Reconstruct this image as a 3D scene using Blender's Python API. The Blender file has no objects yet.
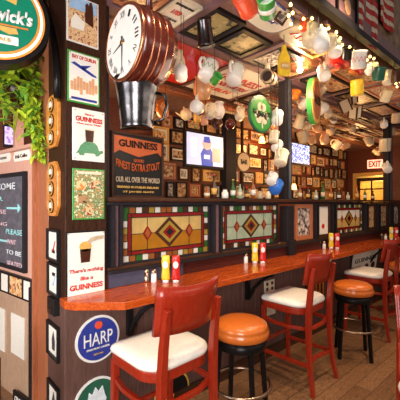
import bpy, bmesh, math, random
from mathutils import Matrix, Vector, Euler
PI = math.pi
C = bpy.context.scene.collection
rnd = random.Random(7)

# ------------------------------------------------------------------ camera
E = 1.5; F = 330.0; HY = 202.0; TH = math.radians(48.27)
cam_d = bpy.data.cameras.new('camera'); cam = bpy.data.objects.new('camera', cam_d); C.objects.link(cam)
cam.location = (0, 0, E); cam.rotation_euler = (PI/2, 0, TH - PI/2)
cam_d.sensor_width = 36; cam_d.lens = 36*F/400; cam_d.shift_y = (HY-200)/400.0; cam_d.clip_start = 0.05
bpy.context.scene.camera = cam

# ------------------------------------------------------------------ world, large lights, exposure
sc = bpy.context.scene
sc.view_settings.view_transform = 'Standard'; sc.view_settings.look = 'None'
sc.view_settings.gamma = 1; sc.view_settings.use_curve_mapping = False
sc.view_settings.exposure = 0.75
w = bpy.data.worlds.new('world'); sc.world = w; w.use_nodes = True
bg = w.node_tree.nodes['Background']; bg.inputs[0].default_value = (1.0, 0.86, 0.76, 1); bg.inputs[1].default_value = 0.12

def area(name, loc, tgt, sx, sy, power, col, spread=180):
    l = bpy.data.lights.new(name, 'AREA'); l.shape = 'RECTANGLE'; l.size = sx; l.size_y = sy; l.energy = power; l.color = col; l.spread = math.radians(spread)
    o = bpy.data.objects.new(name, l); C.objects.link(o); o.location = loc
    o.rotation_euler = (Vector(tgt)-Vector(loc)).to_track_quat('-Z', 'Y').to_euler()
    return o
def point(name, loc, power, col, r=0.05):
    l = bpy.data.lights.new(name, 'POINT'); l.energy = power; l.color = col; l.shadow_soft_size = r
    o = bpy.data.objects.new(name, l); C.objects.link(o); o.location = loc; return o
def spot(name, loc, tgt, power, col, ang=70, r=0.06):
    l = bpy.data.lights.new(name, 'SPOT'); l.energy = power; l.color = col; l.shadow_soft_size = r
    l.spot_size = math.radians(ang); l.spot_blend = 0.5
    o = bpy.data.objects.new(name, l); C.objects.link(o); o.location = loc
    o.rotation_euler = (Vector(tgt)-Vector(loc)).to_track_quat('-Z', 'Y').to_euler(); return o
area('front_window_light', (-1.3, -0.9, 1.7), (0.6, 2.3, 1.2), 1.4, 1.8, 21, (1.0, 0.96, 0.95), 85)
area('side_window_light', (3.2, -1.8, 2.3), (3.2, 1.9, 1.0), 4.0, 0.8, 11, (1.0, 0.86, 0.72))
area('left_window_light', (-1.7, 1.5, 1.6), (0.7, 2.3, 1.4), 1.2, 1.6, 30, (1.0, 0.97, 0.97))
WARM = (1.0, 0.55, 0.22)
spot('ceiling_spot_light', (1.0, 0.75, 3.3), (1.15, 1.45, 0.7), 62, (1.0, 0.80, 0.6), 60)
spot('ceiling_spot_light', (2.3, 0.75, 3.3), (2.3, 1.4, 0.7), 66, (1.0, 0.72, 0.45), 65)
spot('ceiling_spot_light', (4.0, 0.7, 3.4), (3.9, 1.2, 0.0), 75, (1.0, 0.65, 0.38), 70)
for x, p in ((1.7, 9), (3.3, 9), (4.8, 11), (6.6, 14)):
    point('back_room_light', (x, 2.75, 2.2), p, WARM, 0.12)
for x, p in ((1.4, 6), (2.6, 6), (4.2, 5)):
    point('canopy_light', (x, 1.35, 2.0), p, (1.0, 0.78, 0.6), 0.25)

# ------------------------------------------------------------------ pixel geometry: where the sight line meets a real plane
FW = Vector((math.cos(TH), math.sin(TH), 0)); RT = Vector((math.sin(TH), -math.cos(TH), 0)); EYE = Vector((0, 0, E))
def ray(px, py): return FW + RT*((px-200)/F) + Vector((0, 0, (HY-py)/F))
def onY(px, py, y): r = ray(px, py); return EYE + r*(y/r.y)
def onX(px, py, x): r = ray(px, py); return EYE + r*(x/r.x)
def onZ(px, py, z): r = ray(px, py); return EYE + r*((z-E)/r.z)
def onD(px, py, d): return EYE + ray(px, py)*d

# ------------------------------------------------------------------ materials
def new_mat(name):
    m = bpy.data.materials.new(name); m.use_nodes = True
    return m, m.node_tree, m.node_tree.nodes['Principled BSDF']
def coord(nt, scale=(1, 1, 1), kind='Object', rnd_off=False):
    tc = nt.nodes.new('ShaderNodeTexCoord'); mp = nt.nodes.new('ShaderNodeMapping'); mp.inputs['Scale'].default_value = scale
    nt.links.new(tc.outputs[kind], mp.inputs['Vector'])
    if rnd_off:
        oi = nt.nodes.new('ShaderNodeObjectInfo'); mu = nt.nodes.new('ShaderNodeMath'); mu.operation = 'MULTIPLY'; mu.inputs[1].default_value = 97
        nt.links.new(oi.outputs['Random'], mu.inputs[0]); nt.links.new(mu.outputs[0], mp.inputs['Location'])
    return mp
def ramp(nt, stops, const=False):
    r = nt.nodes.new('ShaderNodeValToRGB'); e = r.color_ramp.elements
    if const: r.color_ramp.interpolation = 'CONSTANT'
    while len(e) < len(stops): e.new(0.5)
    for k, (p, c) in enumerate(stops): e[k].position = p; e[k].color = (*c, 1)
    return r
def mat(name, col, rough=0.5, metal=0.0, var=0.12, scale=8, bump=0.0, coat=0.0, emit=None, es=0):
    m, nt, b = new_mat(name)
    if max(col) < 0.05: b.inputs['Specular IOR Level'].default_value = 0.15
    mp = coord(nt, (scale,)*3); n = nt.nodes.new('ShaderNodeTexNoise'); n.inputs['Detail'].default_value = 4
    nt.links.new(mp.outputs[0], n.inputs['Vector'])
    lo = tuple(max(0, c*(1-var)) for c in col); hi = tuple(min(1, c*(1+var)) for c in col)
    r = ramp(nt, [(0.3, lo), (0.7, hi)]); nt.links.new(n.outputs['Fac'], r.inputs[0]); nt.links.new(r.outputs[0], b.inputs['Base Color'])
    b.inputs['Roughness'].default_value = rough; b.inputs['Metallic'].default_value = metal
    b.inputs['Coat Weight'].default_value = coat
    if emit: b.inputs['Emission Color'].default_value = (*emit, 1); b.inputs['Emission Strength'].default_value = es
    if bump:
        bp = nt.nodes.new('ShaderNodeBump'); bp.inputs['Strength'].default_value = bump; bp.inputs['Distance'].default_value = 0.01
        nt.links.new(n.outputs['Fac'], bp.inputs['Height']); nt.links.new(bp.outputs[0], b.inputs['Normal'])
    return m
def wood(name, c1, c2, rough=0.35, scale=(3, 30, 30), coat=0.3):
    m, nt, b = new_mat(name)
    if max(c2) < 0.12: coat = 0.0; rough = 0.5; b.inputs['Specular IOR Level'].default_value = 0.15
    mp = coord(nt, scale); n = nt.nodes.new('ShaderNodeTexNoise'); n.inputs['Detail'].default_value = 6; n.inputs['Distortion'].default_value = 1.2
    nt.links.new(mp.outputs[0], n.inputs['Vector'])
    r = ramp(nt, [(0.3, c1), (0.7, c2)]); nt.links.new(n.outputs['Fac'], r.inputs[0]); nt.links.new(r.outputs[0], b.inputs['Base Color'])
    b.inputs['Roughness'].default_value = rough; b.inputs['Coat Weight'].default_value = coat; b.inputs['Coat Roughness'].default_value = 0.15
    return m
def art(name, cols, scale=14, rough=0.35, stretch=(1, 1, 1)):
    m, nt, b = new_mat(name)
    mp = coord(nt, tuple(scale*s for s in stretch), rnd_off=True)
    n = nt.nodes.new('ShaderNodeTexNoise'); n.inputs['Detail'].default_value = 2.5; n.inputs['Scale'].default_value = 2.2
    nt.links.new(mp.outputs[0], n.inputs['Vector'])
    k = len(cols); r = ramp(nt, [(0.28+0.44*i/max(1, k-1), c) for i, c in enumerate(cols)], True)
    nt.links.new(n.outputs['Fac'], r.inputs[0]); nt.links.new(r.outputs[0], b.inputs['Base Color'])
    b.inputs['Roughness'].default_value = rough; return m
def glow(name, col, s):
    m, nt, b = new_mat(name); b.inputs['Base Color'].default_value = (*col, 1)
    b.inputs['Emission Color'].default_value = (*col, 1); b.inputs['Emission Strength'].default_value = s; return m
def glassy(name, col, trans=0.5):
    m, nt, b = new_mat(name); nt.nodes.remove(b)
    out = nt.nodes['Material Output']
    d = nt.nodes.new('ShaderNodeBsdfDiffuse'); t = nt.nodes.new('ShaderNodeBsdfTranslucent'); g = nt.nodes.new('ShaderNodeBsdfGlossy')
    g.inputs['Roughness'].default_value = 0.12
    mp = coord(nt, (9,)*3); n = nt.nodes.new('ShaderNodeTexNoise'); n.inputs['Scale'].default_value = 1.5; nt.links.new(mp.outputs[0], n.inputs['Vector'])
    r = ramp(nt, [(0.3, tuple(c*0.88 for c in col)), (0.7, tuple(min(1, c*1.08) for c in col))]); nt.links.new(n.outputs['Fac'], r.inputs[0])
    nt.links.new(r.outputs[0], d.inputs[0]); nt.links.new(r.outputs[0], t.inputs[0])
    a = nt.nodes.new('ShaderNodeMixShader'); a.inputs[0].default_value = trans; nt.links.new(d.outputs[0], a.inputs[1]); nt.links.new(t.outputs[0], a.inputs[2])
    c2 = nt.nodes.new('ShaderNodeMixShader'); c2.inputs[0].default_value = 0.08; nt.links.new(a.outputs[0], c2.inputs[1]); nt.links.new(g.outputs[0], c2.inputs[2])
    nt.links.new(c2.outputs[0], out.inputs[0]); return m

M = {}
M['floor'] = None
M['black_wood'] = wood('black painted wood', (0.012, 0.010, 0.012), (0.03, 0.026, 0.03), 0.3)
M['dark_wood'] = wood('dark stained wood', (0.035, 0.015, 0.009), (0.085, 0.035, 0.018), 0.35)
M['post_wood'] = wood('post wood', (0.018, 0.007, 0.004), (0.07, 0.026, 0.012), 0.45, (30, 30, 3))
M['chair_wood'] = wood('cherry chair wood', (0.26, 0.012, 0.004), (0.40, 0.030, 0.007), 0.3, (25, 25, 4), 0.35)
M['counter'] = wood('counter wood', (0.28, 0.024, 0.004), (0.68, 0.125, 0.014), 0.22, (2.0, 20, 20), 0.35)
M['bead'] = wood('beadboard', (0.085, 0.038, 0.028), (0.15, 0.075, 0.058), 0.55, (30, 30, 2), 0.1)
M['pink_wood'] = wood('pink painted wood', (0.66, 0.34, 0.25), (0.80, 0.46, 0.35), 0.45, (20, 20, 2), 0.2)
M['orange_wood'] = wood('orange wood', (0.36, 0.11, 0.04), (0.52, 0.19, 0.09), 0.4, (20, 20, 2), 0.2)
M['tan_wood'] = wood('tan wood panel', (0.50, 0.32, 0.20), (0.62, 0.42, 0.28), 0.25, (10, 10, 2), 0.5)
M['red_wall'] = wood('red brown wall', (0.07, 0.012, 0.005), (0.17, 0.035, 0.012), 0.5, (6, 6, 25), 0.1)
M['ceiling'] = mat('ceiling brown pink', (0.30, 0.17, 0.14), 0.6, var=0.25, scale=3)
M['purple'] = mat('purple brown paint', (0.20, 0.105, 0.115), 0.5, var=0.15, scale=3)
M['bronze'] = mat('bronze embossed paper', (0.22, 0.125, 0.06), 0.4, 0.3, var=0.6, scale=2.5, bump=0.6)
M['blue_panel'] = mat('slate blue paint', (0.055, 0.060, 0.10), 0.4)
M['maroon'] = wood('maroon panel', (0.05, 0.010, 0.008), (0.10, 0.022, 0.014), 0.35)
M['cream_vinyl'] = mat('cream vinyl', (0.90, 0.86, 0.76), 0.35, var=0.04, coat=0.3)
M['tan_leather'] = mat('tan leather', (0.62, 0.15, 0.02), 0.28, var=0.10, scale=12, bump=0.05, coat=0.4)
M['black_metal'] = mat('black metal', (0.02, 0.018, 0.018), 0.3, 0.6)
M['grey_metal'] = mat('grey painted metal', (0.10, 0.10, 0.12), 0.35, 0.5)
M['steel'] = mat('brushed steel', (0.42, 0.30, 0.22), 0.3, 1.0)
M['pewter'] = mat('pewter', (0.10, 0.095, 0.10), 0.22, 1.0, var=0.5, scale=5)
M['brass'] = mat('brass', (0.75, 0.45, 0.15), 0.25, 1.0)
M['copper'] = mat('copper brown lacquer', (0.10, 0.012, 0.006), 0.25, 0.1, coat=0.5)
M['copper_rim'] = mat('copper rim', (0.55, 0.20, 0.10), 0.25, 0.9)
M['white'] = mat('white enamel', (0.88, 0.86, 0.80), 0.3, var=0.04, coat=0.4)
M['paper'] = mat('warm white paper', (0.90, 0.86, 0.76), 0.5, var=0.03)
M['cream'] = mat('cream ceramic', (0.78, 0.68, 0.48), 0.3, var=0.08, coat=0.4)
M['beige'] = mat('beige stoneware', (0.55, 0.42, 0.27), 0.4, var=0.15)
M['peach'] = mat('peach ceramic', (0.75, 0.40, 0.20), 0.3, coat=0.4)
M['orange'] = mat('orange ceramic', (0.80, 0.22, 0.03), 0.3, coat=0.4)
M['yellow'] = mat('yellow enamel', (0.90, 0.62, 0.03), 0.3, coat=0.4)
M['red'] = mat('red enamel', (0.62, 0.015, 0.01), 0.3, coat=0.4)
M['orange_red'] = mat('orange red enamel', (0.80, 0.09, 0.03), 0.35, coat=0.3)
M['green'] = mat('green enamel', (0.05, 0.34, 0.05), 0.3, coat=0.4)
M['dark_green'] = mat('dark green enamel', (0.02, 0.12, 0.07), 0.3, coat=0.4)
M['smith_green'] = mat('bottle green', (0.0, 0.11, 0.06), 0.3, emit=(0.0, 0.17, 0.09), es=0.45)
M['blue'] = mat('royal blue', (0.03, 0.05, 0.30), 0.3, coat=0.3)
M['bright_blue'] = mat('bright blue', (0.03, 0.18, 0.70), 0.3)
M['black'] = mat('black paint', (0.015, 0.013, 0.013), 0.35)
M['gold'] = mat('gold paint', (0.72, 0.42, 0.10), 0.35)
M['brown'] = mat('stout brown', (0.06, 0.018, 0.008), 0.3)
M['tortoise'] = mat('tortoise green', (0.10, 0.30, 0.14), 0.5, var=0.5, scale=40)
M['chalk'] = mat('chalkboard', (0.12, 0.115, 0.135), 0.6, var=0.3, scale=6)
M['chalk_white'] = mat('white chalk', (0.75, 0.80, 0.82), 0.8)
M['chalk_teal'] = mat('teal chalk', (0.35, 0.75, 0.75), 0.8)
M['chalk_pink'] = mat('pink chalk', (0.75, 0.50, 0.55), 0.8)
M['lead'] = mat('lead came', (0.03, 0.025, 0.02), 0.4, 0.5)
M['bulb'] = glow('warm bulb', (1.0, 0.62, 0.14), 8)
M['lamp'] = glow('lamp glow', (1.0, 0.75, 0.45), 14)
M['lamp_orange'] = glow('orange lamp glow', (1.0, 0.45, 0.10), 5)
M['exit'] = glow('exit sign glow', (1.0, 0.35, 0.22), 1.3)
M['exit_red'] = mat('exit letters', (0.55, 0.01, 0.01), 0.5)
M['neon_white'] = glow('lit white ring', (1.0, 0.93, 0.85), 0.6)
M['neon_orange'] = mat('orange ring', (0.85, 0.22, 0.03), 0.4, emit=(0.9, 0.25, 0.03), es=0.3)
M['leaf1'] = mat('yellow green leaf', (0.50, 0.66, 0.04), 0.4, var=0.35, scale=9)
M['leaf2'] = mat('green leaf', (0.17, 0.38, 0.04), 0.4, var=0.4, scale=9)
M['wire'] = mat('dark wire', (0.03, 0.02, 0.015), 0.5)
M['g_amber'] = glassy('amber glass', (0.62, 0.27, 0.01)); M['g_cream'] = glassy('cream glass', (0.80, 0.60, 0.22), 0.45)
M['g_pale'] = glassy('pale opal glass', (0.58, 0.70, 0.52), 0.4); M['g_red'] = glassy('red glass', (0.36, 0.012, 0.01), 0.4)
M['g_green'] = glassy('green glass', (0.05, 0.22, 0.03)); M['g_white'] = glassy('white glass', (0.92, 0.90, 0.82), 0.3)
M['g_brown'] = glassy('brown glass', (0.12, 0.035, 0.012)); M['g_orange'] = glassy('orange glass', (0.55, 0.17, 0.03))
M['g_black'] = glassy('black glass', (0.02, 0.012, 0.01), 0.2); M['g_gold'] = glassy('gold glass', (0.62, 0.42, 0.06))
M['sepia'] = art('sepia picture', [(0.10, 0.045, 0.02), (0.45, 0.25, 0.11), (0.70, 0.50, 0.28), (0.20, 0.09, 0.04)], 11)
M['bw'] = art('grey picture', [(0.05, 0.04, 0.04), (0.40, 0.34, 0.30), (0.72, 0.66, 0.58), (0.14, 0.11, 0.10)], 11)
M['colour_art'] = art('colour picture', [(0.35, 0.03, 0.02), (0.70, 0.50, 0.25), (0.10, 0.20, 0.12), (0.60, 0.16, 0.05)], 11)
M['orange_art'] = art('orange print', [(0.75, 0.25, 0.05), (0.85, 0.60, 0.30), (0.30, 0.05, 0.02), (0.70, 0.30, 0.08)], 11)
M['land'] = art('landscape print', [(0.62, 0.35, 0.16), (0.80, 0.55, 0.30), (0.35, 0.10, 0.05), (0.85, 0.70, 0.45)], 25)
M['fish'] = art('olive picture', [(0.10, 0.09, 0.04), (0.45, 0.38, 0.16), (0.60, 0.50, 0.28), (0.20, 0.20, 0.10)], 7, stretch=(1, 2, 1))
M['newsprint'] = art('newsprint', [(0.62, 0.48, 0.36), (0.50, 0.20, 0.10), (0.70, 0.60, 0.48), (0.32, 0.14, 0.08)], 9, stretch=(1, 4, 1))
M['mixed_art'] = art('mixed advert print', [(0.80, 0.72, 0.45), (0.15, 0.25, 0.10), (0.60, 0.30, 0.10), (0.90, 0.85, 0.65)], 34)
# floor planks
m, nt, b = new_mat('floor planks'); M['floor'] = m
mp = coord(nt, (1, 1, 1)); br = nt.nodes.new('ShaderNodeTexBrick'); br.inputs['Scale'].default_value = 1.0
br.inputs['Brick Width'].default_value = 1.1; br.inputs['Row Height'].default_value = 0.13; br.inputs['Mortar Size'].default_value = 0.002
br.inputs['Color1'].default_value = (0.24, 0.115, 0.05, 1); br.inputs['Color2'].default_value = (0.40, 0.21, 0.10, 1); br.inputs['Mortar'].default_value = (0.03, 0.015, 0.01, 1)
nt.links.new(mp.outputs[0], br.inputs['Vector'])
mp2 = coord(nt, (4, 14, 4)); n = nt.nodes.new('ShaderNodeTexNoise'); n.inputs['Detail'].default_value = 7; n.inputs['Distortion'].default_value = 1.5
nt.links.new(mp2.outputs[0], n.inputs['Vector']); r = ramp(nt, [(0.3, (0.35, 0.33, 0.32)), (0.7, (1, 1, 1))]); nt.links.new(n.outputs['Fac'], r.inputs[0])
mx = nt.nodes.new('ShaderNodeMix'); mx.data_type = 'RGBA'; mx.blend_type = 'MULTIPLY'; mx.inputs[0].default_value = 0.9
nt.links.new(br.outputs['Color'], mx.inputs[6]); nt.links.new(r.outputs[0], mx.inputs[7]); nt.links.new(mx.outputs[2], b.inputs['Base Color'])
b.inputs['Roughness'].default_value = 0.38

# ------------------------------------------------------------------ mesh helpers
class MB:
    def __init__(s): s.v = []; s.f = []; s.mi = []; s.mats = []; s.sm = []
    def mid(s, m):
        if m is None: return 0
        if m not in s.mats: s.mats.append(m)
        return s.mats.index(m)
    def add(s, vs, fs, m=None, T=None, smooth=False):
        o = len(s.v); k = s.mid(m)
        for p in vs:
            p = Vector(p); s.v.append(T @ p if T else p)
        for f in fs: s.f.append(tuple(i+o for i in f)); s.mi.append(k); s.sm.append(smooth)
        return s
    def box(s, c, d, m=None, T=None):
        x, y, z = (q/2 for q in d); cx, cy, cz = c
        vs = [(cx+a*x, cy+b_*y, cz+e*z) for a in (-1, 1) for b_ in (-1, 1) for e in (-1, 1)]
        return s.add(vs, [(0, 1, 3, 2), (4, 6, 7, 5), (0, 4, 5, 1), (2, 3, 7, 6), (0, 2, 6, 4), (1, 5, 7, 3)], m, T)
    def prism(s, poly, y0, y1, m=None, T=None, axis='y'):
        n = len(poly)
        if axis == 'y': vs = [(x, y0, z) for x, z in poly]+[(x, y1, z) for x, z in poly]
        else: vs = [(x, z, y0) for x, z in poly]+[(x, z, y1) for x, z in poly]
        fs = [tuple(range(n)), tuple(reversed(range(n, 2*n)))]+[(i, i+n, (i+1) % n+n, (i+1) % n) for i in range(n)]
        return s.add(vs, fs, m, T)
    def disc(s, r, y0, y1, m=None, T=None, cx=0, cz=0, n=40, rz=None):
        rz = rz or r
        return s.prism([(cx+r*math.cos(2*PI*i/n), cz+rz*math.sin(2*PI*i/n)) for i in range(n)], y0, y1, m, T)
    def lathe(s, prof, n=24, m=None, T=None, sx=1, sy=1):
        vs = []; fs = []
        for r, z in prof:
            for i in range(n): a = 2*PI*i/n; vs.append((sx*r*math.cos(a), sy*r*math.sin(a), z))
        for j in range(len(prof)-1):
            for i in range(n): fs.append((j*n+i, j*n+(i+1) % n, (j+1)*n+(i+1) % n, (j+1)*n+i))
        if prof[0][0] > 1e-4: fs.append(tuple(reversed(range(n))))
        if prof[-1][0] > 1e-4: fs.append(tuple(range((len(prof)-1)*n, len(prof)*n)))
        return s.add(vs, fs, m, T, True)
    def tube(s, pts, rad, n=8, m=None, T=None, closed=False, sq=None):
        pts = [Vector(p) for p in pts]; k = len(pts); rad = rad if isinstance(rad, (list, tuple)) else [rad]*k
        vs = []; fs = []; up = Vector((0, 0, 1)); nrm = None
        for i, p in enumerate(pts):
            a = pts[(i-1) % k] if (i > 0 or closed) else p; b_ = pts[(i+1) % k] if (i < k-1 or closed) else p
            t = (b_-a).normalized()
            if nrm is None: nrm = t.orthogonal().normalized() if abs(t.z) > 0.9 else up.cross(t).normalized()
            if sq and nrm is not None and i == 0: nrm = (Vector(sq)-t*t.dot(Vector(sq))).normalized()
            nrm = (nrm - t*t.dot(nrm)).normalized(); bi = t.cross(nrm)
            for j in range(n):
                ang = 2*PI*j/n + (PI/4 if n == 4 else 0); vs.append(p+(nrm*math.cos(ang)+bi*math.sin(ang))*rad[i])
        for i in range(k if closed else k-1):
            for j in range(n): q = (i+1) % k; fs.append((i*n+j, i*n+(j+1) % n, q*n+(j+1) % n, q*n+j))
        if not closed: fs.append(tuple(reversed(range(n)))); fs.append(tuple(range((k-1)*n, k*n)))
        return s.add(vs, fs, m, T, n > 4)
    def ring(s, R, r, z=0, n=36, m=None, T=None, k=8, c=(0, 0)):
        return s.tube([(c[0]+R*math.cos(2*PI*i/n), c[1]+R*math.sin(2*PI*i/n), z) for i in range(n)], r, k, m, T, True)
    def frame(s, w_, h, t, y0, y1, m=None, T=None):
        for cx, cz, dx, dz in ((0, h/2-t/2, w_, t), (0, -h/2+t/2, w_, t), (-w_/2+t/2, 0, t, h-2*t), (w_/2-t/2, 0, t, h-2*t)):
            s.box((cx, (y0+y1)/2, cz), (dx, abs(y1-y0), dz), m, T)
        return s
    def obj(s, name, m=None, parent=None, bevel=0, sub=0, props=None):
        me = bpy.data.meshes.new(name); me.from_pydata([tuple(v) for v in s.v], [], s.f)
        ms = s.mats or [m]
        for q in ms: me.materials.append(q if not isinstance(q, str) else M[q])
        for p, i, k in zip(me.polygons, s.mi, s.sm): p.material_index = i; p.use_smooth = k
        bm = bmesh.new(); bm.from_mesh(me); bmesh.ops.recalc_face_normals(bm, faces=bm.faces); bm.to_mesh(me); bm.free()
        o = bpy.data.objects.new(name, me); C.objects.link(o)
        if parent: o.parent = parent
        if bevel:
            bv = o.modifiers.new('bevel', 'BEVEL'); bv.width = bevel; bv.segments = 2; bv.limit_method = 'ANGLE'
        if sub: sv = o.modifiers.new('sub', 'SUBSURF'); sv.levels = sub; sv.render_levels = sub
        return o
def tag(o, label, cat, group=None, kind=None):
    o['label'] = label; o['category'] = cat
    if group: o['group'] = group
    if kind: o['kind'] = kind
    return o
def thing(name, label, cat, loc=(0, 0, 0), rot=(0, 0, 0), group=None):
    o = bpy.data.objects.new(name, None); o.empty_display_size = 0.05; C.objects.link(o)
    o.location = loc; o.rotation_euler = rot; return tag(o, label, cat, group)
def struct(o): o['kind'] = 'structure'; return o
def copy_tree(o, parent=None):
    c = o.copy(); C.objects.link(c); c.parent = parent
    for ch in list(o.children): copy_tree(ch, c)
    return c
def text(parent, s, cx, cz, w_, h, mt, y=-0.004, name='lettering', bold=0.035, shear=0.0, arc=0):
    cu = bpy.data.curves.new(name, 'FONT'); cu.body = s; cu.size = 1; cu.extrude = 0.0; cu.offset = bold; cu.shear = shear; cu.resolution_u = 3
    to = bpy.data.objects.new('t', cu); C.objects.link(to); bpy.context.view_layer.update()
    me = bpy.data.meshes.new_from_object(to.evaluated_get(bpy.context.evaluated_depsgraph_get()))
    bpy.data.objects.remove(to)
    xs = [v.co.x for v in me.vertices]; ys = [v.co.y for v in me.vertices]
    x0, x1, y0, y1 = min(xs), max(xs), min(ys), max(ys); sx = w_/(x1-x0); sy = h/(y1-y0)
    for v in me.vertices:
        X = (v.co.x-(x0+x1)/2)*sx; Z = (v.co.y-(y0+y1)/2)*sy
        if arc: Z -= arc*(2*X/w_)**2
        v.co = (cx+X, y, cz+Z)
    me.materials.clear(); me.materials.append(M[mt])
    # give the letters real thickness
    bm = bmesh.new(); bm.from_mesh(me); r_ = bmesh.ops.extrude_face_region(bm, geom=list(bm.faces))
    for v in [g for g in r_['geom'] if isinstance(g, bmesh.types.BMVert)]: v.co.y += min(0.003, -y*0.6)
    bmesh.ops.recalc_face_normals(bm, faces=bm.faces); bm.to_mesh(me); bm.free()
    o = bpy.data.objects.new(name, me); C.objects.link(o); o.parent = parent; return o
def picture(name, label, cat, loc, rot, w_, h, fm, am, t=0.015, d=0.02, group=None, matte=0):
    """framed picture: origin at the centre of its back; faces local -Y"""
    o = thing(name, label, cat, loc, rot, group)
    MB().frame(w_, h, t, -d, 0).obj('frame', fm, o)
    if matte:
        MB().frame(w_-2*t, h-2*t, matte, -d*0.55, -0.001).obj('mount', 'paper', o)
    iw = w_-2*(t+matte); ih = h-2*(t+matte)
    MB().box((0, -d*0.25, 0), (iw, d*0.3, ih)).obj('print', am, o)
    return o

# ------------------------------------------------------------------ structure
PY = 1.95; ZC = 2.8; SY = 1.12; XR = 8.5; BY = 3.8; CZ = 0.95
struct(MB().box((3.5, 1.0, -0.05), (10.4, 6.2, 0.1)).obj('floor', 'floor'))
struct(MB().box((3.5, 2.53, ZC+0.06), (10.2, 2.66, 0.12)).obj('ceiling', 'ceiling'))
struct(MB().box((3.7, BY+0.05, 1.4), (9.8, 0.1, 2.8)).obj('wall_back', 'red_wall'))
# far right end wall with its doorway
wb = MB()
wb.box((XR+0.05, 0.75, 1.9), (0.1, 4.3, 3.8)); wb.box((XR+0.05, 3.72, 1.4), (0.1, 0.24, 2.8)); wb.box((XR+0.05, 3.25, 2.47), (0.1, 0.7, 0.66))
struct(wb.obj('wall_right', 'red_wall'))
# soffit above the aisle side of the counter: vertical face with a purple band and bronze paper above
struct(MB().box((3.9, SY+0.04, 3.28), (9.2, 0.08, 0.72)).obj('wall_soffit', 'bronze'))
struct(MB().box((3.9, SY-0.012, 2.90), (9.2, 0.024, 0.12)).obj('trim_1', 'purple'))
struct(MB().box((3.9, SY-0.02, 2.815), (9.2, 0.05, 0.05)).obj('trim_2', 'black_wood'))
struct(MB().box((1.3, SY-0.004, 3.27), (3.4, 0.012, 0.62)).obj('trim_3', 'purple'))
# ceiling beams
k = 4
for y, wd, mt_ in ((2.0, 0.07, 'purple'), (3.07, 0.10, 'orange_wood'), (1.22, 0.06, 'purple'), (2.86, 0.05, 'dark_wood')):
    struct(MB().box((3.9, y, ZC-0.02), (9.2, wd, 0.04)).obj('trim_%d' % k, mt_)); k += 1
for x in (0.62, 1.50, 2.27, 3.02, 3.8, 4.6, 5.4, 6.2, 7.0):
    struct(MB().box((x, 2.1, ZC-0.014), (0.05, 1.9, 0.028)).obj('trim_%d' % k, 'purple')); k += 1
# beadboard half wall under and behind the counter
wb = MB(); x = 0.69
prof = []
while x < XR:
    prof += [(x+0.004, PY), (x+0.052, PY), (x+0.056, PY+0.006), (x+0.060, PY)]; x += 0.06
poly = prof+[(XR, PY+0.12), (0.69, PY+0.12)]
wb.prism(poly, 0.0, 0.945, axis='z')
struct(wb.obj('wall_counter', 'bead'))
struct(MB().box((4.6, PY-0.008, 0.05), (7.8, 0.016, 0.10)).obj('baseboard_counter', 'dark_wood'))

# partition above the counter
def panel_wall(x0, x1, name, m_):
    return struct(MB().box(((x0+x1)/2, PY+0.035, 1.010), (x1-x0, 0.07, 0.13)).obj(name, m_))
xa = onY(111, 0, PY).x; xb = onY(160, 0, PY).x
struct(MB().box((1.26, PY-0.004, 0.998), (0.60, 0.012, 0.09)).obj('trim_30', 'blue_panel'))
panel_wall(0.95, XR, 'wall_partition', 'maroon')
def rail(x0, x1, z0, z1, y0, y1, n_, mt='black_wood'):
    return struct(MB().box(((x0+x1)/2, (y0+y1)/2, (z0+z1)/2), (x1-x0, abs(y1-y0), z1-z0)).obj('trim_%d' % n_, mt, bevel=0.004))
rail(0.95, XR, 1.042, 1.062, PY-0.03, PY+0.07, 31)
rail(0.95, XR, 1.062, 1.084, PY-0.012, PY+0.07, 32, 'dark_wood')
rail(0.95, XR, 1.478, 1.50, PY-0.012, PY+0.07, 33)
rail(0.95, XR, 1.505, 1.53, PY-0.04, PY+0.11, 34, 'dark_wood')

# the wide post with the tin signs
pw = MB().box((0.82, PY+0.15, 1.4), (0.26, 0.30, 2.8))
struct(pw.obj('trim_35', 'post_wood', bevel=0.005))
struct(MB().box((0.965, PY+0.08, 1.9), (0.03, 0.10, 1.8)).obj('trim_36', 'black_wood'))
struct(MB().box((0.715, PY+0.43, 1.4), (0.05, 0.26, 2.8)).obj('trim_37', 'orange_wood', bevel=0.004))
struct(MB().box((0.82, PY+0.148, 0.465), (0.268, 0.306, 0.93)).obj('trim_38', 'bead', bevel=0.004))

# slender black posts on the partition
def post(x0, x1, n_, up=ZC):
    g = MB().box(((x0+x1)/2, PY+0.03, 1.24), (x1-x0, 0.10, 0.44)); g.box(((x0+x1)/2, PY+0.05, (1.53+up)/2), (x1-x0, 0.09, up-1.53))
    g.box(((x0+x1)/2+0.01, PY+0.045, (1.53+up)/2), (x1-x0-0.03, 0.10, up-1.53), 'grey_metal') if False else None
    return struct(g.obj('trim_%d' % n_, 'black_wood', bevel=0.006))
post(2.93, 3.05, 40); post(5.85, 6.02, 41)
struct(MB().box((2.99, PY+0.0, 2.16), (0.035, 0.02, 1.25)).obj('trim_42', 'grey_metal'))
struct(MB().box((5.94, PY+0.0, 2.16), (0.05, 0.02, 1.25)).obj('trim_43', 'grey_metal'))
struct(MB().box((2.99, PY-0.03, 1.02), (0.12, 0.03, 0.17)).obj('trim_44', 'black_wood'))

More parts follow.
